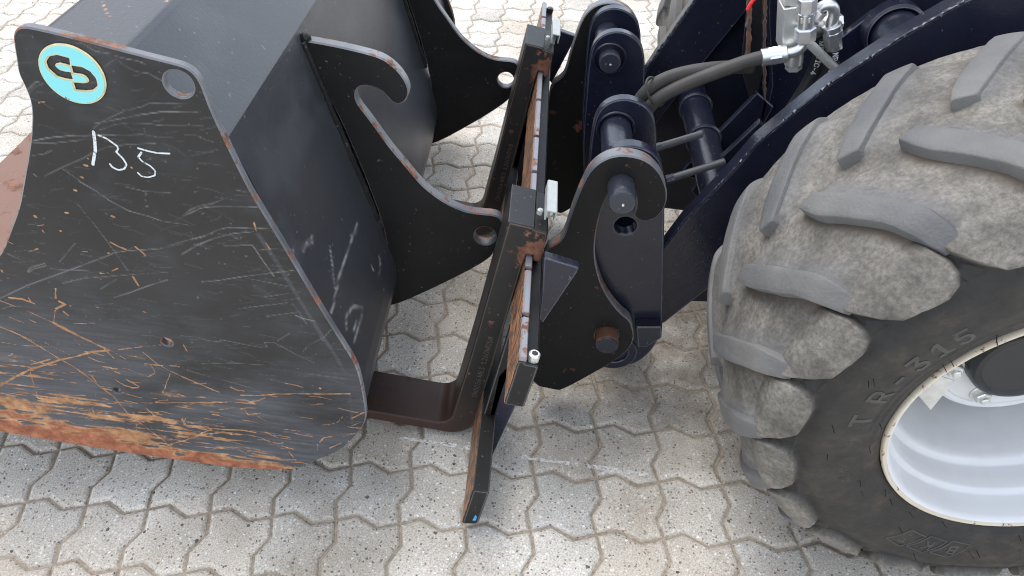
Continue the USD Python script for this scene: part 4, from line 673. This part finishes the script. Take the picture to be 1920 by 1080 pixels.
# lift arms
top = np.array(D['arm_near']); low = np.array([(1.128, 0.145), (1.1404, 0.1524), (1.2112, 0.2456), (1.29, 0.36), (1.40, 0.49), (1.60, 0.62)])
ext = np.array([(1.60, 0.845)])
arm_out = ccw(np.vstack([[(1.070, 0.235)], [(1.0820, 0.262)], [(1.1000, 0.297)], top, ext, low[::-1], [(1.09, 0.135)], [(1.065, 0.18)]]))
obj('lift_arm', plate(resample(arm_out, 0.012), 0.340, 0.372, c=0.0025), NAVY, loader, label='near lift arm')
tb = LineString(np.vstack([[(1.1000, 0.297)], top]))
sb = np.array([tb.interpolate(t).coords[0] for t in np.arange(0.01, tb.length, 0.0035)])
lumps = 0.0016 + 0.0016 * rng.random(len(sb)); 
obj('weld_seam', tube(np.c_[sb[:, 0] - 0.0005, np.full(len(sb), 0.3405) + rng.normal(0, .0007, len(sb)), sb[:, 1] - 0.0005], lumps, 6, 1), NAVY, loader)
ft_ = np.array([(1.000, 0.255), (1.0496, 0.344), (1.089, 0.4147), (1.1282, 0.4928), (1.187, 0.5996), (1.26, 0.720), (1.38, 0.86)]); fl = np.array([(1.50, 0.86), (1.36, 0.70), (1.2899, 0.5815), (1.2154, 0.4591), (1.1377, 0.322), (1.08, 0.22)])
obj('lift_arm', plate(resample(ccw(np.vstack([ft_, fl])), 0.012), 0.775, 0.806, c=0.0025), NAVY, loader, label='far lift arm')
sb = np.array([LineString(ft_).interpolate(t).coords[0] for t in np.arange(0.0, LineString(ft_).length, 0.004)])
obj('weld_seam', tube(np.c_[sb[:, 0], np.full(len(sb), 0.7752) + rng.normal(0, .0008, len(sb)), sb[:, 1]], 0.0018 + 0.002 * rng.random(len(sb)), 6, 1), NAVY, loader)
# cross tubes, ribs, rods and the frame behind
ct = obj('cross_tube', ycyl(1.208, 0.407, 0.374, 0.774, 0.029, 40), NAVY, loader)
for y in (0.705, 0.580): obj('tube_collar', ytube(1.208, 0.407, y, y + 0.008, 0.0345, 0.0292, 44, 0.003), NAVY, ct)
obj('shaft', ycyl(1.046, 0.405, 0.45, 0.695, 0.024, 36), NAVY, loader); 
for y in (0.452, 0.53, 0.61): obj('shaft_collar', ytube(1.046, 0.405, y, y + 0.012, 0.034, 0.0242), NAVY, loader)
obj('rib', plate([(1.176, 0.318), (1.190, 0.344), (1.196, 0.350), (1.2445, 0.4235), (1.295, 0.4985), (1.330, 0.470), (1.300, 0.360), (1.230, 0.300)], 0.600, 0.612, c=0.0014), NAVY, loader)
obj('rib', plate([(1.184, 0.345), (1.198, 0.384), (1.206, 0.3925), (1.242, 0.441), (1.282, 0.4955), (1.325, 0.46), (1.290, 0.35), (1.230, 0.30)], 0.500, 0.512, c=0.0014), NAVY, loader)
obj('rust_web', plate([(1.252, 0.425), (1.284, 0.470), (1.318, 0.452), (1.275, 0.385)], 0.494, 0.4995, c=0.0006), CUT, loader)
obj('floor_web', plate([(1.150, 0.120), (1.200, 0.270), (1.300, 0.420), (1.40, 0.50), (1.45, 0.30), (1.30, 0.12)], 0.440, 0.452, c=0.001), NAVY, loader)
for a, b in (((1.099, .45, .469), (1.180, .47, .487)), ((1.119, .40, .438), (1.215, .42, .463))):
    rd = obj('retaining_rod', cyl(a, b, 0.0066, 16), DEDGE, loader); a, b = np.array(a), np.array(b); d = (b - a) / np.linalg.norm(b - a)
    obj('rod_head', cyl(a - d * 0.004, a + d * 0.012, 0.0075, sides=6), NAVY, rd)
def jag(P, amp, seed):
    P = resample(np.array(P), 0.006, closed=False); r = np.random.default_rng(seed); return P + r.normal(0, amp, P.shape) * [1, 0.3]
for (A, B, sd) in (([(1.262, 0.548), (1.2600, 0.589), (1.2450, 0.670), (1.235, 0.74)], 0.0065, 1), ([(1.312, 0.430), (1.3105, 0.481), (1.2890, 0.575), (1.2720, 0.670), (1.262, 0.74)], 0.0055, 2)):
    L_ = jag(A, 0.0010, sd); R_ = jag(np.array(A) + [B, 0.002], 0.0012, sd + 5)
    obj('channel_flange', plate(np.vstack([L_, R_[::-1]]), 0.600, 0.612, c=0.0008), CUT, loader, label='flame cut rusty flange edge')
obj('channel_web', plate([(1.26, 0.54), (1.30, 0.45), (1.30, 0.53), (1.275, 0.66), (1.262, 0.75), (1.236, 0.75), (1.25, 0.66)], 0.613, 0.622, c=0.001), HUBM, loader)
obj('front_frame', plate([(1.275, 0.76), (1.290, 0.640), (1.325, 0.500), (1.33, 0.20), (1.95, 0.20), (1.95, 0.80), (1.70, 0.95), (1.30, 0.95)], 0.625, 0.650, c=0.002), NAVY, loader)
obj('front_frame_floor', box((1.62, 0.60, 0.26), (0.60, 0.36, 0.05)), NAVY, loader)
obj('cross_plate', plate([(1.1325, 0.30), (1.215, 0.4637), (1.2976, 0.5762), (1.345, 0.660), (1.65, 0.660), (1.60, 0.30), (1.4202, 0.1778), (1.2467, 0.0778), (1.1614, 0.0884), (1.1522, 0.1765), (1.112, 0.26)], 0.8085, 0.824, c=0.002), NAVY, loader)
obj('rib', plate([(1.360, 0.652), (1.369, 0.661), (1.4035, 0.697), (1.437, 0.7225), (1.50, 0.76), (1.52, 0.70), (1.42, 0.62), (1.375, 0.60)], 0.470, 0.484, c=0.0012), NAVY, loader)
bs = obj('arm_boss', ycyl(1.438, 0.680, 0.376, 0.468, 0.036, 44, 0.006), NAVY, loader)
obj('boss_ring', ytube(1.438, 0.680, 0.440, 0.4695, 0.045, 0.0365, 48, 0.004), NAVY, bs)
obj('tilt_cylinder', cyl((1.36, 0.545, 0.760), (1.52, 0.545, 0.83), 0.030, 36), NAVY, loader)
# hydraulics
H1 = np.array([(1.050, .500, .462), (1.054, .484, .492), (1.057, .48, .518), (1.067, .48, .545), (1.088, .48, .572), (1.118, .48, .589), (1.150, .48, .598), (1.190, .486, .601), (1.250, .500, .596)])
H2 = np.array([(1.068, .485, .470), (1.072, .467, .496), (1.075, .465, .518), (1.086, .465, .544), (1.110, .465, .566), (1.150, .465, .588), (1.198, .465, .609), (1.229, .465, .622), (1.2535, .465, .6295)])
obj('hydraulic_hose', tube(H1, 0.0108, 20, 10), HOSE, loader, smooth=True); h2 = obj('hydraulic_hose', tube(H2, 0.0112, 20, 10), HOSE, loader, smooth=True)
def loop_tie(pts, r): return tube(pts, r, 8, 6)
tc = np.array([1.0905, 0.470, 0.5655]); 
tie = [tc + np.array([math.cos(a) * 0.011 * 0.75 + math.sin(a) * -0.026 * 0.60, math.cos(a) * 0.016, math.cos(a) * 0.011 * 0.6 + math.sin(a) * 0.026 * 0.80]) for a in np.linspace(0, 2 * math.pi, 17)]
obj('hose_tie', tube(tie, 0.0022, 8, 4, caps=False), HOSE, h2, smooth=True)
V3 = lambda *q: np.array(q, float)
obj('crimp_sleeve', cat(cyl(V3(1.251, .465, .6290), V3(1.2895, .465, .6365), 0.0138, 20, 0.001), cyl(V3(1.262, .465, .6310), V3(1.281, .465, .6348), 0.0146, sides=8, ch=0.001)), STEEL, loader)
obj('bent_fitting', tube([V3(1.288, .465, .6362), V3(1.2985, .465, .6385), V3(1.3085, .465, .6440), V3(1.3135, .465, .6530), V3(1.3135, .465, .662)], 0.0082, 16, 8), STEEL, loader, smooth=True)
obj('union_nut', cat(cyl(V3(1.3135, .465, .656), V3(1.3090, .465, .680), 0.0162, sides=6, ch=0.0022)), STEEL, loader, smooth=20)
obj('adapter', cat(cyl(V3(1.3092, .465, .679), V3(1.3045, .465, .7035), 0.0118, 24), cyl(V3(1.3072, .465, .690), V3(1.3055, .465, .699), 0.0128, sides=6, ch=.001)), STEEL, loader)
obj('union_nut', cyl(V3(1.3046, .465, .7035), V3(1.3010, .465, .7260), 0.0150, sides=6, ch=0.002), STEEL, loader, smooth=20)
obj('valve_block', box((1.2965, 0.505, 0.668), (0.034, 0.05, 0.074), np.array([[0.94, 0, -0.17], [0, 1, 0], [0.17, 0, 0.985]])), ZINC, loader, label='zinc plated valve block', smooth=20)
obj('valve_stem', cat(box((1.2880, 0.50, 0.717), (0.026, 0.03, 0.026)), cyl(V3(1.288, .50, .726), V3(1.285, .50, .752), 0.0125, sides=6)), ZINC, loader, smooth=20)
obj('valve_plug', cat(cyl(V3(1.309, .497, .636), V3(1.3145, .497, .604), 0.0150, 28), cyl(V3(1.3145, .497, .607), V3(1.3165, .497, .594), 0.0135, sides=6)), ZINC, loader)
obj('side_port', cat(cyl(V3(1.305, .50, .668), V3(1.352, .50, .672), 0.0145, 24), cyl(V3(1.350, .50, .672), V3(1.362, .50, .673), 0.0165, 24), cyl(V3(1.362, .50, .673), V3(1.375, .50, .675), 0.0125, sides=6)), ZINC, loader)
obj('elbow_fitting', cat(tube([V3(1.325, .483, .690), V3(1.331, .482, .704), V3(1.3395, .48, .709), V3(1.3480, .48, .704), V3(1.3520, .48, .692), V3(1.3530, .48, .676)], 0.0092, 16, 6), cyl(V3(1.320, .484, .683), V3(1.329, .482, .701), 0.0138, sides=6, ch=.001)), STEEL, loader, smooth=28)
obj('crimp_sleeve', cat(cyl(V3(1.3525, .480, .678), V3(1.3680, .482, .640), 0.0150, 22, 0.001), cyl(V3(1.356, .480, .669), V3(1.3655, .4815, .646), 0.0160, sides=8, ch=0.001)), STEEL, loader, smooth=20)
HB = np.array([(1.3675, .482, .642), (1.3745, .484, .615), (1.3735, .486, .595), (1.365, .488, .572), (1.352, .49, .545), (1.335, .49, .50)]); HC = np.array([(1.350, .505, .650), (1.356, .505, .615), (1.352, .505, .580), (1.342, .505, .545), (1.326, .505, .50)])
for Hh, txt, r in ((HB, 'NP  BAR', 0.0128), (HC, 'MSHA IC-4', 0.0112)):
    hb = obj('hydraulic_hose', tube(Hh, r, 20, 8), HOSEB, loader, smooth=True)
    from scipy.interpolate import CubicSpline
    t_ = np.r_[0, np.cumsum(np.linalg.norm(np.diff(Hh, axis=0), axis=1))]; cs = CubicSpline(t_, Hh); tm = meshkit.text_mesh(txt, 0.0078, 0.0006, bold=True)
    tv = tm.vertices; s = np.clip(0.004 + tv[:, 0] * 1.0, 0, t_[-1]); Pc = cs(s); Tg = cs(s, 1); Tg /= np.linalg.norm(Tg, axis=1, keepdims=True)
    view = CAM - Pc; view -= Tg * (view * Tg).sum(1)[:, None]; view /= np.linalg.norm(view, axis=1, keepdims=True); Bn = np.cross(view, Tg)
    ang = (tv[:, 1] - 0.0039) / r
    W_ = Pc + (r + 0.0001 + tv[:, 2])[:, None] * (np.cos(ang)[:, None] * view + np.sin(ang)[:, None] * Bn)
    obj('hose_print', trimesh.Trimesh(W_, tm.faces, process=False), WHITE, hb, smooth=False)
obj('steel_pipe', cyl(V3(1.318, .46, .657), V3(1.385, .455, .603), 0.0072, 18), ZINC, loader)
obj('red_tag', cat(tube([V3(1.238, .56, .668), V3(1.2430, .56, .681), V3(1.2490, .56, .690), V3(1.262, .565, .697)], [0.003] * 13 + [0.006] * 6, 10, 6), box((1.259, 0.57, 0.700), (0.018, 0.01, 0.02))), RED, loader, smooth=True)

# ---------------------------------------------------------------- wheels: lugged tyre on a silver rim
WX, WZ, WY, PITCHN = 1.562, 0.3995, 0.085, 19
PROF = np.array([(0, .380), (.06, .378), (.11, .372), (.14, .363), (.160, .350), (.174, .335), (.184, .315), (.190, .290), (.190, .265), (.185, .240), (.178, .222), (.172, .212)])
from scipy.interpolate import PchipInterpolator
SG = np.r_[0, np.cumsum(np.hypot(*np.diff(PROF, axis=0).T))]; FYc, FRc = PchipInterpolator(SG, PROF[:, 0]), PchipInterpolator(SG, PROF[:, 1])
def prof_at(s):
    a = np.abs(s); y, r = FYc(a), FRc(a); e = 1e-4
    ty, tr = (FYc(np.minimum(a + e, SG[-1])) - FYc(np.maximum(a - e, 0))), (FRc(np.minimum(a + e, SG[-1])) - FRc(np.maximum(a - e, 0)))
    n = np.hypot(ty, tr); return np.sign(s) * y, r, np.sign(s) * (-tr / n), ty / n
lug = [(162.4, -.007), (165.0, -.007), (165.7, -.025), (159.1, -.078), (153.8, -.122), (150.3, -.152), (148.9, -.166), (146.9, -.153), (148.7, -.119), (155.3, -.064)]
pad = [(150.6, -.128), (145, -.118), (136.0, -.118), (133.2, -.130), (131.0, -.150), (129.3, -.172), (129.0, -.186), (129.9, -.198), (132.4, -.2045), (135.5, -.2050), (141.0, -.2015), (144.0, -.187), (147.0, -.167), (149.8, -.140)]
notchp = [(127.9, -.178), (124.6, -.197), (125.6, -.201), (128.4, -.201), (128.9, -.190)]
KM = math.radians(1) * 0.385
def in_metres(P): return np.array([[(a - 150) * KM, s] for a, s in P])
PW = 360 / PITCHN
def tile_dist(poly, gx, gs):
    """signed distance (inside < 0) to the outline and its neighbours one pitch either side"""
    d = np.full(gx.shape, 9.0); pts = shapely.points(np.c_[gx.ravel(), gs.ravel()])
    for k in range(-2, 3):
        q = in_metres(poly) + [k * PW * KM, 0]; P = Polygon(ccw(q)).buffer(-0.003).buffer(0.003)
        dd = shapely.distance(pts, P.exterior) * np.where(shapely.contains(P, pts), -1, 1); d = np.minimum(d, dd.reshape(gx.shape))
    return d
NP_ = 64
sg = np.r_[-SG[-1], np.arange(-0.304, -0.0005, 0.0020), np.arange(0.0005, 0.310, 0.0034), SG[-1]]
phl = np.arange(NP_) * PW / NP_
GX, GS = np.meshgrid((phl) * KM, sg, indexing='ij')
half = PW / 2 * KM
gxn = np.where(GS > 0, GX + half, GX); gsn = -np.abs(GS)
dp, dn = tile_dist(pad, gxn, gsn), tile_dist(notchp, gxn, gsn)
ph = np.concatenate([phl + k * PW for k in range(PITCHN)])
A, S_ = np.meshgrid(np.radians(ph), sg, indexing='ij')
yy, rr, ny_, nr_ = prof_at(S_)
P3 = np.stack([rr * np.cos(A), yy, rr * np.sin(A)], -1)
nz1, nz2, nz3 = meshkit.fbm(P3 * 22, 4, 31) - .5, meshkit.fbm(P3 * 90, 3, 32) - .5, meshkit.fbm(P3 * 45, 4, 33) - .5
dp, dn = (np.tile(q, (PITCHN, 1)) for q in (dp, dn))
nzs = meshkit.fbm(P3 * 18, 3, 34) - .5
dp = dp + 0.0022 * nzs; a_s = np.abs(S_)
UE = np.array([(162.4, .007), (159.0, .034), (155.3, .064), (152.0, .092), (148.7, .119), (147.2, .142), (146.4, .166)])   # upper edge of a lug
LE = np.array([(165.9, .013), (163.2, .047), (159.1, .080), (156.3, .102), (153.6, .124), (151.3, .146), (149.5, .166)])   # lower edge
phd = np.degrees(A) + np.where(S_ > 0, PW / 2, 0.0)
eu = np.mod(np.interp(a_s, UE[:, 1], UE[:, 0]) - phd, PW) * KM       # how far a point lies above the lug's upper edge
el = np.mod(phd - np.interp(a_s, LE[:, 1], LE[:, 0]), PW) * KM       # and below its lower edge
inl = sstep(-0.004, 0.014, a_s) * (1 - sstep(0.125, 0.165, a_s))
wl = (np.interp(a_s, LE[:, 1], LE[:, 0]) - np.interp(a_s, UE[:, 1], UE[:, 0])) * KM; into = eu - (PW * KM - wl)      # inside a lug: 0 at its lower edge
hl = np.where(into > 0, 0.0145 * np.clip(into / wl, 0, 1) ** 2.0, 0.0145 * np.clip(1 - eu / 0.058, 0, 1) ** 1.7) * inl
hl = np.maximum(hl, 0) * 0.75 + 0.0055 * (1 - sstep(0.105, 0.150, a_s))
hp = 0.0105 * sstep(0.128, 0.158, a_s) * (1 - sstep(-0.0012, 0.0026, dp))
rec = -0.0030 * sstep(0.13, 0.16, a_s) * (1 - sstep(0.205, 0.225, a_s)) * sstep(0.0, 0.006, dp)
hn = 0.0022 * (1 - sstep(-0.0002, 0.0016, np.abs(dn + 0.0005))) + 0.0008 * (dn < 0)
hh = np.maximum(np.maximum(hl, hp), 0) + rec + hn
hh = hh + 0.0014 * np.exp(-((a_s - 0.288) / 0.0016) ** 2) + 0.0016 * np.exp(-((a_s - 0.300) / 0.0022) ** 2)
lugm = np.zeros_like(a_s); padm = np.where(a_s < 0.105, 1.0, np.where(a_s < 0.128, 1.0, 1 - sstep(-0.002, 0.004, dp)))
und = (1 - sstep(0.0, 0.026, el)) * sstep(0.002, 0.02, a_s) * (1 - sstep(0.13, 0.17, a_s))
hh = hh + (0.0022 * nz1 + 0.0012 * nz2) * (1 - 0.55 * lugm)
yy, rr = yy + ny_ * hh, rr + nr_ * hh
TV = np.stack([rr * np.cos(A), yy, rr * np.sin(A)], -1).reshape(-1, 3)
na, ns_ = len(ph), len(sg); i, j = np.meshgrid(np.arange(na), np.arange(ns_ - 1), indexing='ij'); i2 = (i + 1) % na
q0, q1, q2, q3 = (i * ns_ + j).ravel(), (i2 * ns_ + j).ravel(), (i2 * ns_ + j + 1).ravel(), (i * ns_ + j + 1).ravel()
TF = np.vstack([np.c_[q0, q1, q2], np.c_[q0, q2, q3]])
tmesh = trimesh.Trimesh(TV, TF, process=False)
if tmesh.volume < 0: TF = TF[:, ::-1]
crack = (np.abs(meshkit.fbm(P3 * 38, 2, 41) - .5) < 0.007) & (meshkit.fbm(P3 * 9, 2, 42) > .55)

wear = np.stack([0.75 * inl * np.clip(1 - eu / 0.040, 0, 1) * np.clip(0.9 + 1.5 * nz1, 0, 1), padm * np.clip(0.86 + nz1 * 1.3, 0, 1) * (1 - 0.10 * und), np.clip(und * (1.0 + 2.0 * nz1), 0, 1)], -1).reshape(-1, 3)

def revolve(pts, n=96, closed=False):
    """surface of revolution about the wheel's own y axis; pts (y, r)"""
    Q = np.array(pts, float); a = np.linspace(0, 2 * math.pi, n, endpoint=False)
    V = np.stack([Q[:, 1][None] * np.cos(a)[:, None], np.broadcast_to(Q[:, 0], (n, len(Q))), Q[:, 1][None] * np.sin(a)[:, None]], -1).reshape(-1, 3); m = len(Q)
    k, l = np.meshgrid(np.arange(n), np.arange(m - 1), indexing='ij'); k2 = (k + 1) % n
    return trimesh.Trimesh(V, np.vstack([np.c_[(k * m + l).ravel(), (k * m + l + 1).ravel(), (k2 * m + l + 1).ravel()], np.c_[(k * m + l).ravel(), (k2 * m + l + 1).ravel(), (k2 * m + l).ravel()]]), process=False)

def side_text(txt, r0, ang, hgt, depth=0.0012, step=None, bold=True, outline=None):
    """moulded letters round the sidewall; ang = angle (degrees) of the first letter, running clockwise seen from outside"""
    out = []; a = ang
    for chh in txt:
        if chh != ' ':
            tm = meshkit.text_mesh(chh, hgt, depth, bold=bold); tm = tm.subdivide_to_size(0.006) if hgt > 0.02 else tm
            v = tm.vertices; cx = v[:, 0].mean()
            if outline:
                sh = None
            rad = r0 + v[:, 1]; th = math.radians(a) - (v[:, 0] - cx) / r0
            sidx = np.interp(rad, FRc(np.linspace(0.19, SG[-1], 80))[::-1], np.linspace(0.19, SG[-1], 80)[::-1])
            y_, r_, nY, nR = prof_at(-sidx)
            o_ = v[:, 2] - 0.0006
            out.append(trimesh.Trimesh(np.stack([(rad + nR * o_) * np.cos(th), y_ + nY * o_, (rad + nR * o_) * np.sin(th)], -1), tm.faces, process=False))
        a -= step if step else math.degrees(hgt * 0.8 / r0)
    return cat(*out)
def lug_mesh(phi0, far, seed):
    """one tread bar: crisp rubbed top, steep lower flank, its end running out on the shoulder"""
    r = np.random.default_rng(seed); n = 44; t = np.linspace(0, 1, n)
    def along(E):
        k = np.linspace(0, 1, len(E)); from_ = PchipInterpolator(k, E); return from_(t)
    up, lo = along(UE), along(LE)
    j1, j2 = meshkit.fbm(np.c_[t * 5 + seed * 3.1, t * 0, t * 0], 3, 61) - .5, meshkit.fbm(np.c_[t * 5 + seed * 7.7, t * 0 + 4, t * 0], 3, 62) - .5
    up[:, 0] += 0.5 * j1; lo[:, 0] += 0.55 * j2
    Ht = (0.0215 + r.normal(0, .0006)) * (1 - 0.60 * sstep(0.70, 1.0, t)) ; Ht = Ht * (1 - sstep(0.955, 1.0, t) * .75)
    rows = []
    for k, (v, out, hz) in enumerate([(0, 0.0045, -0.30), (0, 0.0022, 0.45), (0, 0.0007, 0.88), (0, -0.0006, 1.0), (.25, 0, 1.01), (.5, 0, 1.015), (.75, 0, 1.01), (1, -0.0006, 1.0), (1, 0.0010, 0.90), (1, 0.0040, 0.45), (1, 0.0075, -0.30)]):
        c = lo * (1 - v) + up * v; ph_ = c[:, 0] + (out / KM) * (1 if v < .5 else -1)
        rows.append((ph_, c[:, 1], Ht * hz if hz > 0 else np.full(n, -0.004)))
    PH, SS, HH = (np.array([q[k] for q in rows]).T for k in range(3))                     # n x m
    # inner end wall: two extra rings in front of the first cross-section
    e1 = (PH[:1] * 1.0, SS[:1] - 0.0012, HH[:1] * 0.9); e0 = (PH[:1] * 1.0, SS[:1] - 0.0045, np.full_like(HH[:1], -0.004))
    mid = PH[:1].mean(); PH = np.vstack([mid + (e0[0] - mid) * 1.0, e1[0], PH]); SS = np.vstack([e0[1], e1[1], SS]); HH = np.vstack([e0[2], e1[2], HH])
    HH = HH + 0.0009 * (meshkit.fbm(np.stack([PH * .4, SS * 60, np.full_like(PH, seed * 1.7)], -1), 3, 63) - .5)
    ang = np.radians(PH + phi0 - 164.0); s = -SS if not far else SS
    y_, r_, nY, nR = prof_at(s); V = np.stack([(r_ + nR * HH) * np.cos(ang), y_ + nY * HH, (r_ + nR * HH) * np.sin(ang)], -1); m = V.shape[1]; nn = V.shape[0]
    i, j = np.meshgrid(np.arange(nn - 1), np.arange(m - 1), indexing='ij'); q = (i * m + j).ravel()
    f = np.vstack([np.c_[q, q + m, q + m + 1], np.c_[q, q + m + 1, q + 1]])
    V = V.reshape(-1, 3); mesh = trimesh.Trimesh(V, f, process=False)
    c = V.mean(0); outw = np.array([c[0], 0, c[2]])
    if (mesh.face_normals[len(f) // 4 + m // 2] @ outw) < 0: mesh.invert()
    return mesh
LUGM = worn_paint('lug_rubber', (0.080, 0.079, 0.079), 0.62, rust=0.0, speck=0.06, dust=1.0, edge=0.6, edge_col=(0.24, 0.235, 0.225), dustcol=(0.165, 0.155, 0.138), peel=0.9, bumpd=0.0010, runs=1.2, edge_r=0.0022, spec=0.35)
def make_wheel(parent):
    for k in range(PITCHN):
        for far in (False, True):
            obj('tread_lug', lug_mesh(164.0 + k * PW - (PW / 2 if far else 0), far, 2 * k + far), LUGM, parent, smooth=38)
    ty = obj('tyre', (TV, TF), TYRE, parent, smooth=True, attrs={'wear': wear})
    tx = [side_text('T', .244, 173.5, .026), side_text('R', .244, 164.0, .026), side_text('-', .244, 156.0, .026), side_text('3', .244, 149.3, .026), side_text('1', .244, 142.8, .026), side_text('5', .244, 136.6, .026)]
    obj('raised_lettering', cat(*tx), LETTER, ty, smooth=False, label='raised size marking on the sidewall')
    for ch_, a_ in (('B', 259.0), ('K', 250.6), ('T', 242.4)): obj('maker_letter', side_text(ch_, .252, a_, .018), LETTER, ty, smooth=False)
    frames = []
    for c in (259.0, 250.6, 242.4):
        ring = [(c + 5.4, .246), (c + 1.2, .279), (c - 5.4, .274), (c - 1.2, .243)]
        for k in range(4):
            (a0, r0), (a1, r1) = ring[k], ring[(k + 1) % 4]; t = np.linspace(0, 1, 9); aa, rr_ = np.radians(a0 + (a1 - a0) * t), r0 + (r1 - r0) * t
            sidx = np.interp(rr_, FRc(np.linspace(0.19, SG[-1], 80))[::-1], np.linspace(0.19, SG[-1], 80)[::-1]); y_ = prof_at(-sidx)[0]
            frames.append(tube(np.c_[rr_ * np.cos(aa), y_ - 0.0002, rr_ * np.sin(aa)], 0.0014, 6, 1))
    obj('lettering_frame', cat(*frames), LETTER, ty, smooth=True)
    obj('fine_lettering', cat(side_text('MAX LOAD 2240 kg AT 350 kPa', .262, 202, .0042, .0006, .95), side_text('INFLATE TO SEAT BEADS SAFELY', .254, 202.5, .0042, .0006, .98)), LETTER, ty, smooth=False)
    hairs = []; r = np.random.default_rng(4)
    for a in np.r_[np.arange(100, 300, 15)]:
        for k in range(2):
            aa = math.radians(a + r.normal(0, 2)); rad = (0.222, 0.250, 0.285)[r.integers(3)] + r.normal(0, .004); s = float(np.interp(rad, FRc(np.linspace(0.19, SG[-1], 80))[::-1], np.linspace(0.19, SG[-1], 80)[::-1])); y_, r_, nY, nR = prof_at(np.array(-s))
            b0 = np.array([rad * math.cos(aa), float(y_), rad * math.sin(aa)]); hairs.append(tube([b0, b0 + [r.normal(0, .002), -0.008 - 0.004 * r.random(), r.normal(0, .002) - .001]], 0.0005, 5, 1))
    obj('rubber_vents', cat(*hairs), HUBM, ty, smooth=False, kind='stuff')
    rim = obj('rim', cat(revolve([(-.176, .2050), (-.1725, .2008), (-.166, .1985), (-.152, .1972), (-.138, .1952), (-.134, .1935), (-.131, .1895), (-.127, .1868), (-.110, .1850), (-.096, .1842), (-.092, .1825), (-.089, .1770), (-.085, .1735), (-.078, .1718), (-.060, .1690), (.00, .1650), (.06, .1640), (.10, .1750), (.17, .2000), (.176, .2100)], 120)), RIMW, parent, smooth=40, label='silver painted wheel rim')
    obj('rim_edge', revolve([(-.1690, .2105), (-.1730, .2110), (-.1770, .2098), (-.1782, .2075), (-.1768, .2052), (-.1745, .2035)], 120), RIMEDGE, rim, smooth=True, label='rim flange with rust')
    obj('wheel_disc', revolve([(.050, .1640), (.040, .1500), (.020, .1320), (-.026, .1150), (-.034, .1130), (-.042, .1110), (-.0455, .1060), (-.0455, .0990), (-.044, .0975), (-.044, .060), (-.02, .050)], 96), RIMW, rim, smooth=28)
    obj('hub_cap', revolve([(-.044, .066), (-.060, .064), (-.066, .0595), (-.068, .054), (-.064, .050), (-.063, .0)], 64), HUBM, parent, smooth=30)
    for k in range(6):
        a = math.radians(197 + 60 * k); c = np.array([.080 * math.cos(a), -.044, .080 * math.sin(a)])
        nt = obj('wheel_nut', cyl(c, c + [0, -.013, 0], 0.0115, sides=6, ch=0.0015), ZINC, parent, smooth=20)
        obj('washer', cat(cyl(c + [0, .001, 0], c + [0, -.003, 0], 0.0155, 24, 0.0008), cyl(c, c + [0, -.019, 0], 0.0062, 14)), ZINC, nt)
    obj('valve_guard', plate([(-.141, -.0125), (-.168, .0175), (-.154, .0535), (-.131, .0445)], -.135, -.132, c=0.0008), plain('dull_aluminium', (0.46, 0.45, 0.42), 0.45, 0.3, 0.25, 40), parent, label='dull plate guarding the valve')
wheel = empty('wheel', loader, Gf.Matrix4d().SetTranslate(Gf.Vec3d(WX, WY, WZ)), label='near front wheel')
make_wheel(wheel)
w2 = UsdGeom.Xform.Define(stage, str(loader.GetPath()) + '/wheel_001')
w2.AddTranslateOp().Set(Gf.Vec3d(WX, 1.06, WZ)); w2.AddRotateZOp().Set(180.0)
w2.GetPrim().GetReferences().AddInternalReference(wheel.GetPath()); w2.GetPrim().SetInstanceable(True)
tag(w2.GetPrim(), 'far front wheel')
obj('axle', cyl((WX, WY + 0.05, WZ), (WX, 1.06 - 0.05, WZ), 0.055, 32), NAVY, loader)
